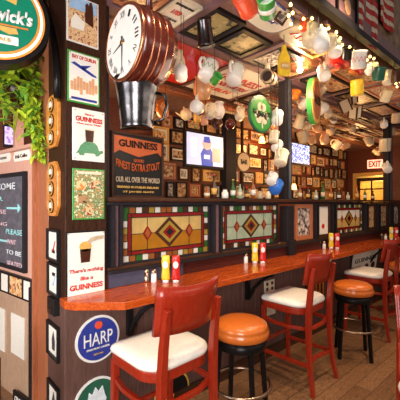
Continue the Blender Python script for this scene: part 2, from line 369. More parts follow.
# stained glass and the pictures set in the partition
def mullion(px0, px1, n_, mt='purple'):
    a = onY(px0, 0, PY).x; b_ = onY(px1, 0, PY).x
    struct(MB().box(((a+b_)/2, PY+0.03, 1.28), (b_-a, 0.05, 0.394)).obj('trim_%d' % n_, mt))
    for q, xx in enumerate((a, b_)):
        struct(MB().box((xx, PY+0.02, 1.28), (0.022, 0.09, 0.394)).obj('trim_%d' % (n_+1+q), 'black_wood'))
mullion(112, 120, 50); mullion(213, 220, 54); mullion(314.5, 317, 58, 'dark_wood'); mullion(331.5, 335, 62, 'dark_wood'); mullion(365, 367, 66, 'dark_wood')
mullion(377, 379, 70, 'dark_wood')
def stained(label, px0, px1, field_top, field_bot, seed):
    x0 = onY(px0, 0, PY).x; x1 = onY(px1, 0, PY).x; z0 = 1.084; z1 = 1.478; W = x1-x0; H = z1-z0
    o = thing('stained_glass_panel', label, 'stained glass', ((x0+x1)/2, PY+0.03, (z0+z1)/2), (0, 0, 0), 'stained glass panels in the partition')
    MB().frame(W, H, 0.014, -0.02, 0.02).obj('frame', 'black_wood', o)
    g = MB(); L = MB(); r2 = random.Random(seed); iw = W-0.028; ih = H-0.028; b_ = 0.042
    cols = ['g_white', 'g_orange', 'g_green', 'g_brown', 'g_gold', 'g_orange', 'g_brown', 'g_green']
    nx = max(6, int(iw/0.05)); tx = iw/nx; nz = 6; tz = (ih-2*b_)/nz
    def pane(xc, zc, dx, dz, m_): g.box((xc, 0, zc), (dx, 0.006, dz), m_)
    for i in range(nx):
        for s_ in (-1, 1):
            c = 'g_white' if (i+(s_ > 0)) % 3 == 0 else cols[r2.randrange(1, 8)]
            pane(-iw/2+tx*(i+.5), s_*(ih/2-b_/2), tx, b_, c)
            L.box((-iw/2+tx*i, 0, s_*(ih/2-b_/2)), (0.004, 0.012, b_))
    for j in range(nz):
        for s_ in (-1, 1):
            pane(s_*(iw/2-b_/2), -ih/2+b_+tz*(j+.5), b_, tz, 'g_white' if j % 3 == 1 else cols[r2.randrange(1, 8)])
            L.box((s_*(iw/2-b_/2), 0, -ih/2+b_+tz*j), (b_, 0.012, 0.004))
    rb = 0.028; w2 = iw-2*b_; h2 = ih-2*b_
    for s_ in (-1, 1):
        pane(0, s_*(h2/2-rb/2), w2, rb, 'g_red'); pane(s_*(w2/2-rb/2), 0, rb, h2-2*rb, 'g_red')
    w3 = w2-2*rb; h3 = h2-2*rb
    for q in range(4):
        pane(-w3/2+w3*(q+.5)/4, h3/4, w3/4, h3/2, field_top); pane(-w3/2+w3*(q+.5)/4, -h3/4, w3/4, h3/2, field_bot)
    def dia(cx, rx, rz, m_, y): g.prism([(cx-rx, 0), (cx, -rz), (cx+rx, 0), (cx, rz)], y, y+0.003, m_)
    R = h3*0.5
    dia(0, R*1.15, R*0.98, 'g_brown', -0.006); dia(0, R*0.85, R*0.72, 'g_gold', -0.008); dia(0, R*0.55, R*0.46, 'g_red', -0.010); dia(0, R*0.3, R*0.25, 'g_black', -0.012)
    for s_ in (-1, 1): dia(s_*w3*0.30, R*0.34, R*0.48, 'g_red', -0.006); dia(s_*w3*0.30, R*0.2, R*0.3, 'g_orange', -0.008)
    L.box((0, 0, 0), (w3, 0.010, 0.004)); L.box((-w3*.3, 0, 0), (0.004, 0.010, h3)); L.box((w3*.3, 0, 0), (0.004, 0.010, h3))
    for s_ in (-1, 1):
        L.box((0, 0, s_*h3/2), (w2, 0.014, 0.005)); L.box((0, 0, s_*h2/2), (w2, 0.014, 0.005)); L.box((s_*w3/2, 0, 0), (0.005, 0.014, h2)); L.box((s_*w2/2, 0, 0), (0.005, 0.014, h2))
    g.obj('glass', None, o); L.obj('leading', 'lead', o)
stained('wide amber stained glass panel with a diamond, leftmost of the three', 122, 211, 'g_cream', 'g_amber', 3)
stained('pale green and white stained glass panel with diamond, left of the slim black post', 222, 279, 'g_pale', 'g_pale', 5)
stained('small white stained glass panel with diamond, right of the slim black post', 336, 364, 'g_white', 'g_cream', 8)
def setpic(px0, px1, label, fm, am, t):
    a = onY(px0, 0, PY).x; b_ = onY(px1, 0, PY).x
    return picture('framed_picture', label, 'picture', ((a+b_)/2, PY+0.03, 1.281), (0, 0, 0), b_-a, 0.39, fm, am, t, 0.03, matte=0.0)
setpic(295.5, 313, 'brown framed grey etching set in the partition just right of the slim black post', 'orange_wood', 'bw', 0.045)
p = setpic(318, 330.5, 'narrow white label with a red seal set in the partition beside the etching', 'dark_wood', 'paper', 0.03)
MB().disc(0.03, -0.016, -0.012, cz=-0.07).obj('seal', 'red', p)
setpic(368, 376, 'narrow amber print set in the partition right of the small white stained glass', 'dark_wood', 'orange_art', 0.04)
setpic(380, 388, 'dark narrow print in the partition behind the far condiments', 'dark_wood', 'colour_art', 0.04)
setpic(390, 400, 'bottle shaped print in the partition at the right edge of view', 'dark_wood', 'bw', 0.05)

# ------------------------------------------------------------------ counter with its clipped end, brackets
ct = thing('bar_counter', 'long glossy orange-brown wooden bar counter with a clipped left end', 'counter', (0.94, 1.62, CZ-0.045))
cpoly = [(0.66, PY), (0.655, 1.86), (0.69, 1.80), (0.90, 1.625), (XR, 1.61), (XR, PY)]
cb = MB(); cb.prism([(x-0.94, y-1.62) for x, y in cpoly], 0.0, 0.045, axis='z'); cb.obj('countertop', 'counter', ct, bevel=0.004)
def bracket(px, lab):
    x = onY(px, 0, PY).x
    o = thing('shelf_bracket', lab, 'bracket', (x, PY, CZ-0.045), (0, 0, 0), 'black brackets under the counter')
    MB().box((0, -0.15, -0.0175), (0.035, 0.28, 0.035)).obj('arm', 'black_metal', o)
    MB().box((0, -0.02, -0.14), (0.035, 0.035, 0.28)).obj('upright', 'black_metal', o)
    MB().tube([(0, -0.26, -0.03), (0, -0.17, -0.09), (0, -0.09, -0.17), (0, -0.035, -0.27)], 0.017, 4, sq=(1, 0, 0)).obj('brace', 'black_metal', o)
bracket(128, 'black metal bracket under the clipped left end of the counter')
bracket(246, 'black bracket under the counter behind the nearest round stool')
bracket(368, 'black bracket under the counter above the white sign')

# ------------------------------------------------------------------ chairs
def make_chair(label):
    t = thing('bar_chair', label, 'chair', group='cherry wood bar chairs with cream seats')
    # seat cushion, rounded toward the back
    def outline(w_, y0, y1, rf, rb, n=8):
        p = []
        for cx, cy, a0, r_ in ((w_/2-rf, y1-rf, 0, rf), (-w_/2+rf, y1-rf, PI/2, rf), (-w_/2+rb, y0+rb, PI, rb), (w_/2-rb, y0+rb, 1.5*PI, rb)):
            for i in range(n+1): a = a0+PI/2*i/n; p.append((cx+r_*math.cos(a), cy+r_*math.sin(a)))
        return p
    def layer(mb, zs):
        # zs: list of (inset, z)
        vs = []; n = None
        for ins, z in zs:
            o_ = outline(0.45-2*ins, -0.215+ins, 0.20-ins, 0.04, 0.13-ins*0.5); n = len(o_); vs += [(x, y, z) for x, y in o_]
        fs = [(j*n+i, j*n+(i+1) % n, (j+1)*n+(i+1) % n, (j+1)*n+i) for j in range(len(zs)-1) for i in range(n)]
        fs += [tuple(reversed(range(n))), tuple(range((len(zs)-1)*n, len(zs)*n))]
        mb.add(vs, fs, smooth=True)
    s = MB(); layer(s, [(0.012, 0.655), (0.0, 0.660), (-0.004, 0.675), (0.002, 0.690), (0.018, 0.702), (0.05, 0.709), (0.10, 0.712)]); s.obj('seat', 'cream_vinyl', t)
    s = MB(); layer(s, [(0.008, 0.60), (0.006, 0.603), (0.004, 0.652), (0.008, 0.655)]); s.obj('seat_frame', 'chair_wood', t, bevel=0.002)
    for sx in (-1, 1):
        MB().tube([(sx*0.205, 0.185, 0), (sx*0.195, 0.175, 0.61)], [0.021, 0.027], 4, sq=(1, 0, 0)).obj('leg', 'chair_wood', t, bevel=0.003)
        MB().tube([(sx*0.205, -0.285, 0), (sx*0.193, -0.258, 0.14), (sx*0.184, -0.238, 0.32), (sx*0.180, -0.232, 0.50), (sx*0.177, -0.234, 0.65), (sx*0.175, -0.246, 0.80), (sx*0.174, -0.264, 0.92), (sx*0.173, -0.276, 0.985)],
                  [0.020, 0.023, 0.026, 0.028, 0.029, 0.027, 0.024, 0.021], 4, sq=(1, 0, 0)).obj('leg', 'chair_wood', t, bevel=0.003)
        # upper side rail bows out, lower one is straight
        MB().tube([(sx*0.195, 0.17, 0.50), (sx*0.215, 0.05, 0.495), (sx*0.215, -0.08, 0.495), (sx*0.195, -0.19, 0.50)], 0.018, 4, sq=(0, 0, 1)).obj('side_rail', 'chair_wood', t, bevel=0.002)
        MB().tube([(sx*0.20, 0.18, 0.22), (sx*0.20, -0.235, 0.22)], 0.018, 4, sq=(0, 0, 1)).obj('side_rail', 'chair_wood', t, bevel=0.002)
    MB().tube([(-0.20, 0.18, 0.30), (0.20, 0.18, 0.30)], 0.018, 4, sq=(0, 0, 1)).obj('foot_rail', 'chair_wood', t, bevel=0.002)
    MB().tube([(-0.195, -0.19, 0.495), (-0.08, -0.225, 0.49), (0.08, -0.225, 0.49), (0.195, -0.19, 0.495)], 0.018, 4, sq=(0, 0, 1)).obj('foot_rail', 'chair_wood', t, bevel=0.002)
    MB().tube([(-0.20, -0.235, 0.22), (0, -0.20, 0.22), (0.20, -0.235, 0.22)], 0.018, 4, sq=(0, 0, 1)).obj('foot_rail', 'chair_wood', t, bevel=0.002)
    # curved plywood back
    b_ = MB(); vs = []; n = 14; th = 0.018
    for s_ in (0, 1):
        for j in range(5):
            v = j/4; z = 0.845+0.245*v
            for i in range(n+1):
                u = i/n*2-1; wv = 0.203+0.006*v
                y = -0.262-0.046*v+0.040*u*u-s_*th-(0.018*(1-u*u)); zz = z+(0.012*(u*u)-0.004)*v
                vs.append((u*wv, y+0.0, zz))
    fs = []; m_ = (n+1)*5
    for s_ in (0, 1):
        for j in range(4):
            for i in range(n): q = s_*m_+j*(n+1)+i; fs.append((q, q+1, q+n+2, q+n+1))
    for i in range(n): fs.append((i, i+1, m_+i+1, m_+i)); q = 4*(n+1)+i; fs.append((q, q+1, m_+q+1, m_+q))
    for j in range(4):
        for e in (0, n): q = j*(n+1)+e; fs.append((q, q+n+1, m_+q+n+1, m_+q))
    b_.add(vs, fs, smooth=True); o = b_.obj('backrest', 'chair_wood', t); o.location.y = 0.035
    return t
c1 = make_chair('nearest cherry wood bar chair, its cream seat beside the blue round sign')
c1.location = (1.09, 1.55, 0); c1.rotation_euler = (0, 0, math.radians(2))
for loc, rz, lab in (((2.525, 1.60, 0), 2, 'cherry wood bar chair between the two tan round stools'),
                     ((4.05, 1.57, 0), 1, 'dark cherry wood bar chair in front of the white sign under the counter'),
                     ((1.665, 0.26, 0), 122, 'cherry wood chair cut off by the right edge, out in the aisle'),
                     ((5.55, 1.58, 0), 0, 'cherry wood bar chair farthest along the counter at the right edge')):
    c = copy_tree(c1); c.location = loc; c.rotation_euler = (0, 0, math.radians(rz)); c['label'] = lab

# ------------------------------------------------------------------ stools
def make_stool(label):
    t = thing('bar_stool', label, 'stool', group='round tan leather stools on black legs')
    MB().lathe([(0.0, 0.605), (0.17, 0.605), (0.182, 0.612), (0.188, 0.63), (0.187, 0.652), (0.178, 0.664), (0.180, 0.668), (0.172, 0.690), (0.145, 0.706), (0.10, 0.716), (0.05, 0.720), (0.0, 0.721)], 48).obj('seat', 'tan_leather', t)
    MB().lathe([(0.10, 0.54), (0.165, 0.54), (0.168, 0.545), (0.168, 0.602), (0.10, 0.604)], 40).obj('seat_ring', 'black_metal', t)
    for k_ in range(4):
        a = PI/4+PI/2*k_+0.35; c, s = math.cos(a), math.sin(a)
        MB().tube([(0.145*c, 0.145*s, 0.58), (0.155*c, 0.155*s, 0.5), (0.195*c, 0.195*s, 0.0)], 0.019, 4, sq=(c, s, 0)).obj('leg', 'black_metal', t, bevel=0.002)
    MB().ring(0.195, 0.010, 0.285, 48).obj('foot_ring', 'steel', t)
    return t
s1 = make_stool('nearest round stool with an orange-tan leather seat and black legs')
s1.location = (1.685, 1.475, 0)
for loc, rz, lab in (((3.28, 1.42, 0), 12, 'round reddish tan leather stool between two cherry chairs, second along the counter'),
                     ((4.85, 1.45, 0), 40, 'round stool half hidden at the right edge beyond the dark chair')):
    c = copy_tree(s1); c.location = loc; c.rotation_euler = (0, 0, math.radians(rz)); c['label'] = lab

# ------------------------------------------------------------------ condiments
def bottle(name, label, loc, body, cap, h=0.165, r=0.029, lab=True, rz=0):
    o = thing(name, label, 'bottle', loc, (0, 0, rz), 'condiment bottles on the counter')
    MB().lathe([(0, 0.0), (r*0.9, 0.0), (r, 0.006), (r, h*0.22), (r*0.86, h*0.45), (r, h*0.70), (r*0.97, h*0.93), (r*0.85, h), (0, h)], 20, sx=1, sy=0.62).obj('body', body, o)
    # the bottle stands on its wide white cap
    MB().lathe([(0, 0.0), (r*0.72, 0.0), (r*0.72, h*0.13), (0, h*0.13)], 16, sx=1.05, sy=0.8).obj('cap', cap, o)
    o.children[0].location.z = h*0.12
    if lab: MB().disc(r*0.62, -r*0.70, -r*0.3, cz=h*0.75, n=20, rz=r*0.85).obj('bottle_label', 'paper', o)
    return o
def shaker(label, loc, fill):
    o = thing('shaker', label, 'shaker', loc, (0, 0, 0), 'salt and pepper shakers on the counter')
    MB().lathe([(0, 0), (0.018, 0), (0.020, 0.004), (0.017, 0.065), (0, 0.065)], 14).obj('jar', fill, o)
    MB().lathe([(0.018, 0.065), (0.019, 0.068), (0.018, 0.082), (0.011, 0.09), (0, 0.092)], 14).obj('lid', 'steel', o)
    return o
sets = [((168, 283), 'behind the nearest chair back', 1.0), ((248, 262), 'below the pale green stained glass', 1.0), ((333, 249), 'below the small white stained glass', 1.0), ((393, 240), 'farthest along the counter', 1.0)]
for (px, py), where, k_ in sets:
    p = onZ(px, py, CZ); x, y = p.x, p.y
    y = min(y, 1.86); a = -TH+0.5
    ux, uy = math.cos(-0.75), math.sin(-0.75)
    for nm, q, bd in (('mustard_bottle', -0.032, 'yellow'), ('ketchup_bottle', 0.038, 'red')):
        bottle(nm, ('yellow mustard' if bd == 'yellow' else 'red ketchup')+' squeeze bottle '+where, (x+ux*q+0.02, y+uy*q, CZ), bd, 'white', rz=-0.75)
    shaker('clear salt shaker '+where, (x+ux*-0.085, y+uy*-0.085+0.02, CZ), 'white')
    shaker('dark pepper shaker '+where, (x+ux*-0.13, y+uy*-0.13+0.03, CZ), 'brown' if 'nearest' not in where else 'steel')

# ------------------------------------------------------------------ posters on the wide post
def tin(label, px0, px1, y0, y1, edge, face, name='tin_sign'):
    a = onY(px0, y0, PY); b_ = onY(px1, y0, PY); bot = onY(px0, y1, PY)
    W = b_.x-a.x; H = a.z-bot.z
    o = thing(name, label, 'sign', ((a.x+b_.x)/2, PY, (a.z+bot.z)/2), (0, 0, 0), 'tin signs up the wide post')
    MB().box((0, -0.004, 0), (W, 0.008, H)).obj('plate', edge, o, bevel=0.002)
    MB().box((0, -0.0095, 0), (W-0.018, 0.003, H-0.018)).obj('printed_face', face, o)
    for sx in (-1, 1):
        for sz in (-1, 1): MB().disc(0.0035, -0.013, -0.008, cx=sx*(W/2-0.014), cz=sz*(H/2-0.014), n=10).obj('screw', 'steel', o)
    return o, W, H
sky_blue = mat('poster sky blue', (0.35, 0.55, 0.80), 0.4); M['sky_blue'] = sky_blue
o, W, H = tin('castle landscape poster in orange and blue, top of the wide post', 66, 98, -8, 40, 'white', 'land')
MB().box((0, -0.0125, H*0.33), (W-0.03, 0.003, H*0.26)).obj('sky', 'sky_blue', o)
g = MB()
g.prism([(0.01, 0.0), (0.012, 0.10), (0.022, 0.115), (0.034, 0.10), (0.036, 0.12), (0.048, 0.13), (0.058, 0.10), (0.06, -0.02)], -0.017, -0.012)
g.obj('castle', 'brown', o)
g = MB(); g.prism([(-0.075, -0.02), (-0.05, 0.03), (-0.02, 0.01), (0.01, -0.01), (0.0, -0.06), (-0.07, -0.06)], -0.016, -0.012); g.obj('houses', 'paper', o)
o, W, H = tin('travel poster of an aeroplane over a skyline with a green border', 67, 99, 49, 101, 'green', 'paper')
text(o, 'BAY OF DUBLIN', 0, H*0.39, W*0.74, 0.022, 'red', -0.0125)
MB().box((0, -0.0125, 0.055), (W-0.03, 0.003, 0.10)).obj('sky', 'white', o)
g = MB(); g.prism([(-0.08, 0.075), (-0.06, 0.085), (0.07, 0.03), (0.075, 0.02), (0.05, 0.022)], -0.017, -0.013); g.prism([(-0.02, 0.07), (0.04, 0.085), (0.03, 0.075), (-0.01, 0.045)], -0.017, -0.013); g.obj('aeroplane', 'blue', o)
g = MB()
for q in range(9): g.box((-0.075+q*0.0185, -0.013, -0.055+0.004*((q*7) % 5)), (0.015, 0.003, 0.05+0.016*((q*5) % 4)))
g.obj('skyline', 'peach', o)
MB().box((0, -0.0125, -H*0.42), (W-0.04, 0.003, 0.014)).obj('caption_strip', 'blue', o)
o, W, H = tin('white tin sign with a dark pint standing on a green tortoise', 72, 104, 107, 160, 'white', 'paper')
text(o, 'Have a', 0.0, H*0.40, 0.055, 0.014, 'red', -0.0125)
text(o, 'GUINNESS', 0.0, H*0.30, W*0.84, 0.030, 'red', -0.0125, bold=0.045)
text(o, "when you're TIRED", 0.0, H*0.21, W*0.78, 0.014, 'red', -0.0125)
g = MB(); g.prism([(-0.026, 0.03), (-0.021, -0.04), (0.021, -0.04), (0.026, 0.03)], -0.018, -0.012); g.obj('pint', 'brown', o)
g = MB(); g.box((0, -0.015, 0.033), (0.052, 0.007, 0.008)); g.obj('foam', 'cream', o)
g = MB(); g.prism([(-0.07, -0.10), (-0.055, -0.065), (-0.03, -0.042), (0.03, -0.042), (0.05, -0.06), (0.06, -0.09), (0.082, -0.085), (0.088, -0.098), (0.07, -0.108), (0.055, -0.122), (0.04, -0.122), (0.035, -0.108), (-0.03, -0.108), (-0.035, -0.124), (-0.06, -0.124), (-0.065, -0.11), (-0.085, -0.115)], -0.016, -0.012); g.obj('tortoise', 'tortoise', o)
o, W, H = tin('green edged advertising sign crowded with small pictures, fourth down the wide post', 72, 104, 168, 220, 'green', 'mixed_art')
MB().box((0, -0.0125, H*0.42), (W-0.05, 0.003, 0.016)).obj('caption_strip', 'cream', o)
for q, (cx, cz, mt) in enumerate(((-0.05, 0.05, 'orange_art'), (0.04, 0.06, 'colour_art'), (-0.04, -0.03, 'sepia'), (0.045, -0.02, 'mixed_art'), (0.0, -0.10, 'colour_art'))):
    MB().box((cx, -0.013, cz), (0.055, 0.003, 0.05)).obj('small_picture', mt, o)
o, W, H = tin('large white sign with a hand holding a pint above red writing', 65.5, 105, 232, 300, 'black', 'paper')
text(o, "There's nothing", 0, -0.040, W*0.86, 0.030, 'red', -0.0125, shear=0.1)
text(o, 'like a', 0, -0.085, 0.08, 0.024, 'red', -0.0125, shear=0.1)
text(o, 'GUINNESS', 0, -0.135, W*0.84, 0.034, 'red', -0.0125, bold=0.045)
g = MB(); g.prism([(-0.033, 0.08), (-0.026, 0.0), (0.026, 0.0), (0.033, 0.08)], -0.017, -0.012, T=Matrix.Translation((-0.01, 0, 0.01))); g.obj('pint', 'brown', o)
g = MB(); g.disc(0.036, -0.017, -0.012, cx=-0.01, cz=0.105, rz=0.030); g.obj('foam', 'gold', o)
g = MB(); g.prism([(-0.0, 0.135), (0.02, 0.155), (0.06, 0.165), (0.105, 0.165), (0.105, 0.145), (0.06, 0.14), (0.03, 0.13), (0.01, 0.12)], -0.018, -0.013); g.obj('hand', 'beige', o)

# round signs on the half wall
def round_sign(label, c, r, rim, face, rot=(0, 0, 0), rim2=None, name='round_sign', t=0.012):
    o = thing(name, label, 'sign', c, rot)
    MB().disc(r, -t, 0).obj('rim', rim, o)
    MB().disc(r*0.9, -t-0.003, -t+0.001).obj('face', face, o)
    if rim2: MB().disc(r*0.94, -t-0.0015, -t+0.001).obj('inner_rim', rim2, o)
    return o
p = onY(97.5, 338, PY); o = round_sign('round royal blue beer sign with a white rim under the counter end', (p.x, PY, p.z), 0.143, 'white', 'blue')
text(o, 'HARP', 0, 0.005, 0.185, 0.078, 'white', -0.0185, bold=0.0)
text(o, 'PREMIUM LAGER', 0, -0.055, 0.15, 0.012, 'white', -0.0185)
text(o, 'ESTD 1960', 0, -0.09, 0.06, 0.010, 'gold', -0.0185)
MB().disc(0.024, -0.0185, -0.014, cz=0.085).obj('emblem', 'orange_red', o)
p = onY(96, 400, PY); o = round_sign('round green sign with a pale rim, lowest on the half wall at the left', (p.x, PY, p.z), 0.145, 'white', 'dark_green')
MB().prism([(-0.06, 0.02), (-0.05, 0.07), (-0.03, 0.05), (-0.01, 0.09), (0.01, 0.06), (0.035, 0.085), (0.05, 0.03), (0.06, 0.0), (0.04, -0.06), (-0.04, -0.06)], -0.02, -0.014).obj('emblem', 'chalk_white', o)
p = onY(172, 392, PY); o = round_sign('round black and gold sign low on the wall behind the nearest chair', (p.x, PY, p.z), 0.155, 'gold', 'black', rim2='yellow')
g = MB()
for k_ in range(5):
    g.tube([(-0.10+0.018*k_, -0.02, 0.07), (-0.095+0.02*k_, -0.02, 0.02-0.006*k_), (-0.05+0.012*k_, -0.02, -0.045+0.006*k_), (0.0, -0.02, -0.05+0.012*k_)], 0.006, 6)
g.obj('harp_emblem', 'orange', o)
text(o, 'EST. DUBLIN', 0.03, -0.075, 0.10, 0.02, 'gold', -0.021)
p = onY(314, 283, PY); o = thing('carved_keg_sign', 'orange carved wooden sign with round arches on the wall behind the middle chair', 'sign', (p.x, PY, p.z))
MB().box((0, -0.01, 0.0), (0.40, 0.02, 0.36)).obj('board', 'brown', o, bevel=0.004)
g = MB()
for k_ in range(5):
    g.tube([(-0.16+0.08*k_, -0.026, -0.16), (-0.16+0.08*k_, -0.026, 0.06), (-0.14+0.08*k_, -0.026, 0.10), (-0.11+0.08*k_, -0.026, 0.06)], 0.010, 6)
g.box((0, -0.026, 0.15), (0.38, 0.014, 0.03)); g.obj('carving', 'orange', o)
# outlets
for (px, py), lab in (((269, 286), 'cream wall socket plate under the counter, the upper one'), ((270, 309), 'cream wall plate under the counter, the lower one')):
    p = onY(px, py, PY); o = thing('wall_socket', lab, 'socket', (p.x, PY, p.z), (0, 0, 0), 'wall plates under the counter')
    MB().box((0, -0.004, 0), (0.16, 0.008, 0.115)).obj('plate', 'cream', o, bevel=0.003)
    for cx in (-0.04, 0.04):
        for cz in (-0.026, 0.026): MB().box((cx, -0.009, cz), (0.032, 0.004, 0.03)).obj('outlet', 'brown' if py < 300 else 'cream', o)
# white sign under counter
p = onY(363, 259, PY); o = thing('keg_sign', 'white sign with black writing leaning under the counter', 'sign', (p.x, PY-0.03, p.z-0.02), (math.radians(8), 0, 0))
W = onY(375, 0, PY).x-onY(351, 0, PY).x
MB().box((0, 0, 0), (W, 0.02, 0.30)).obj('board', 'paper', o, bevel=0.003)
text(o, 'GUINNESS', 0, 0.03, W*0.9, 0.06, 'black', -0.0125, bold=0.02)
for q in (-0.25, 0.05, 0.33): MB().disc(0.07, -0.0125, -0.008, cx=W*q, cz=-0.09, rz=0.05).obj('emblem', 'brown', o)

# ------------------------------------------------------------------ end face of the wide post (faces -X)
PX = 0.69; RX = (0, 0, -PI/2)
for (y0, y1), lab, n_ in (((96, 148), 'upper orange board with three round badges on the post end', 3), ((162, 216), 'lower orange board with three round badges on the post end', 3)):
    a = onX(55, y0, PX); b_ = onX(55, y1, PX); H = a.z-b_.z; W = abs(onX(49.5, y0, PX).y-onX(61, y0, PX).y)
    o = thing('badge_board', lab, 'board', (PX, a.y, (a.z+b_.z)/2), RX, 'badge boards on the post end')
    r_ = 0.5*W
    poly = [(-W/2, -H/2+W*0.3), (-W/4, -H/2), (W/4, -H/2), (W/2, -H/2+W*0.3), (W/2, H/2-W*0.3), (W/4, H/2), (-W/4, H/2), (-W/2, H/2-W*0.3)]
    MB().prism(poly, -0.02, 0).obj('board', mat('bright orange wood', (0.75, 0.28, 0.05), 0.3, var=0.25, coat=0.5), o, bevel=0.003)
    for q in (-1, 0, 1):
        bd = MB().disc(0.046, -0.027, -0.02, cz=q*H*0.31, n=24).obj('badge', 'brown', o)
        MB().ring(0.038, 0.003, 0, 24, T=Matrix.Translation((0, -0.028, q*H*0.31)) @ Matrix.Rotation(PI/2, 4, 'X')).obj('badge_ring', 'gold', bd)
        MB().prism([(-0.018, -0.015), (0.018, -0.015), (0.02, 0.01), (0, 0.024), (-0.02, 0.01)], -0.030, -0.026, T=Matrix.Translation((0, 0, q*H*0.31))).obj('badge_emblem', 'paper', bd)
for (px0, px1, y0, y1), lab in (((49.5, 61, 229, 261), 'small black framed white notice on the post end, upper of the pair above the counter'), ((50, 61, 263, 295), 'small black framed white notice on the post end, just above counter height'),
                           ((49.5, 61, 323, 357), 'small black framed picture of a grey figure on the post end below counter'), ((50, 61, 383, 418), 'small black framed picture lowest on the post end')):
    a = onX(px0, y0, PX); b_ = onX(px1, y0, PX); c = onX((px0+px1)/2, y1, PX); a2 = onX((px0+px1)/2, y0, PX)
    o = picture('framed_notice', lab, 'picture', (PX, (a.y+b_.y)/2, (a2.z+c.z)/2), RX, abs(a.y-b_.y), a2.z-c.z, 'black', 'paper', 0.016, 0.022, 'small framed notices on the post end')
    if y0 < 300: MB().prism([(-0.03, -0.04), (0.0, -0.02), (0.03, 0.03), (0.035, 0.02), (0.0, -0.04)], -0.012, -0.008).obj('drawing', 'red' if y0 < 250 else 'sky_blue', o); MB().box((0, -0.01, 0.03-0.07*(y0 < 250)), (0.05, 0.003, 0.02)).obj('writing', 'black', o)
    else: MB().prism([(-0.02, -0.06), (0.02, -0.06), (0.028, 0.0), (0.012, 0.03), (0, 0.055), (-0.012, 0.03), (-0.026, 0.0)], -0.012, -0.008).obj('figure', 'grey_metal', o)
a = onX(57, 305, PX); o = thing('intercom_box', 'black box with a steel switch plate on the post end at counter height', 'box', (PX, a.y, a.z), RX)
MB().box((0, -0.02, 0.0), (0.12, 0.04, 0.10)).obj('housing', 'black', o, bevel=0.004); MB().box((-0.02, -0.042, -0.03), (0.05, 0.004, 0.03)).obj('switch_plate', 'steel', o)

# curved black pipe beside the sign
pts = [onX(px, py, 0.655) for px, py in ((40, -2), (46, 10), (51, 28), (55, 50), (57, 72), (57.5, 98))]
g = MB(); g.tube(pts, 0.022, 10); tag(g.obj('curved_pipe', 'black_metal'), 'curved black iron bracket pipe between the lit round sign and the post', 'pipe')
# ------------------------------------------------------------------ lit round sign
P0 = onD(-4, 17, 1.66)
o = thing('round_light_sign', 'large round green lit beer sign with white and orange ring, top left', 'sign', tuple(P0), (0, 0, math.radians(-14)))
MB().disc(0.245, -0.03, 0.06, n=64).obj('casing', 'black_metal', o)
MB().disc(0.222, -0.034, -0.028, n=64).obj('orange_ring', 'neon_orange', o)
MB().disc(0.212, -0.038, -0.030, n=64).obj('lit_ring', 'neon_white', o)
MB().disc(0.200, -0.041, -0.032, n=64).obj('orange_ring', 'neon_orange', o)
MB().disc(0.188, -0.045, -0.034, n=64).obj('face', 'smith_green', o)
text(o, "Smithwick's", 0.0, 0.0, 0.33, 0.07, 'white', -0.050, bold=0.035, shear=0.15)
MB().box((0.0, -0.048, -0.052), (0.29, 0.004, 0.007)).obj('underline', 'orange', o)
MB().prism([(-0.09, 0.06), (-0.10, 0.12), (-0.06, 0.10), (-0.04, 0.135), (0, 0.11), (0.04, 0.135), (0.06, 0.10), (0.10, 0.12), (0.09, 0.06), (0.04, 0.075), (-0.04, 0.075)], -0.049, -0.044).obj('emblem', 'gold', o)
MB().prism([(-0.09, -0.06), (-0.10, -0.09), (-0.05, -0.08), (-0.02, -0.095), (0.02, -0.08), (0.06, -0.095), (0.10, -0.085), (0.09, -0.06)], -0.049, -0.044).obj('ribbon', 'gold', o)
MB().box((0, -0.048, -0.125), (0.20, 0.004, 0.042)).obj('white_plaque', 'white', o)
text(o, 'IRISH ALE', 0, -0.125, 0.13, 0.018, 'gold', -0.053)
MB().tube([(0, 0.01, 0.24), (0, 0.01, ZC-P0.z)], 0.012, 8).obj('hanging_rod', 'black_metal', o)

# ------------------------------------------------------------------ host stand (pink board wall) at the left
A = Vector((0.69, 2.50, 0)); AZ = math.radians(100.1); DV = Vector((math.cos(AZ), math.sin(AZ), 0)); RB = AZ-PI
def onB(px, py):
    r = ray(px, py); det = r.x*(-DV.y)-(-DV.x)*r.y
    t = (A.x*(-DV.y)+DV.x*A.y)/det
    P = EYE+r*t; u = (P-A).dot(DV); return -u, P.z
hs = thing('host_stand', 'pink painted wooden partition stand with a sloping top, holding the chalkboard', 'stand', tuple(A), (0, 0, RB))
_, zt = onB(36, 147)
MB().box((-0.6, 0.03, zt/2+0.45), (1.2, 0.06, zt-0.90)).obj('upper_panel', 'pink_wood', hs, bevel=0.004)
_, zs = onB(30, 300)
MB().box((-0.6, 0.03, 0.45), (1.2, 0.06, 0.90)).obj('lower_panel', 'tan_wood', hs)
MB().box((-0.02, 0.0, 0.45), (0.04, 0.08, 0.90)).obj('corner_strip', 'black_wood', hs)
MB().box((-0.6, 0.02, zt+0.012), (1.24, 0.10, 0.024)).obj('top_ledge', 'pink_wood', hs, bevel=0.003)
MB().box((0.012, 0.0, 1.4), (0.024, 0.07, 2.8)).obj('side_post', 'orange_wood', hs)
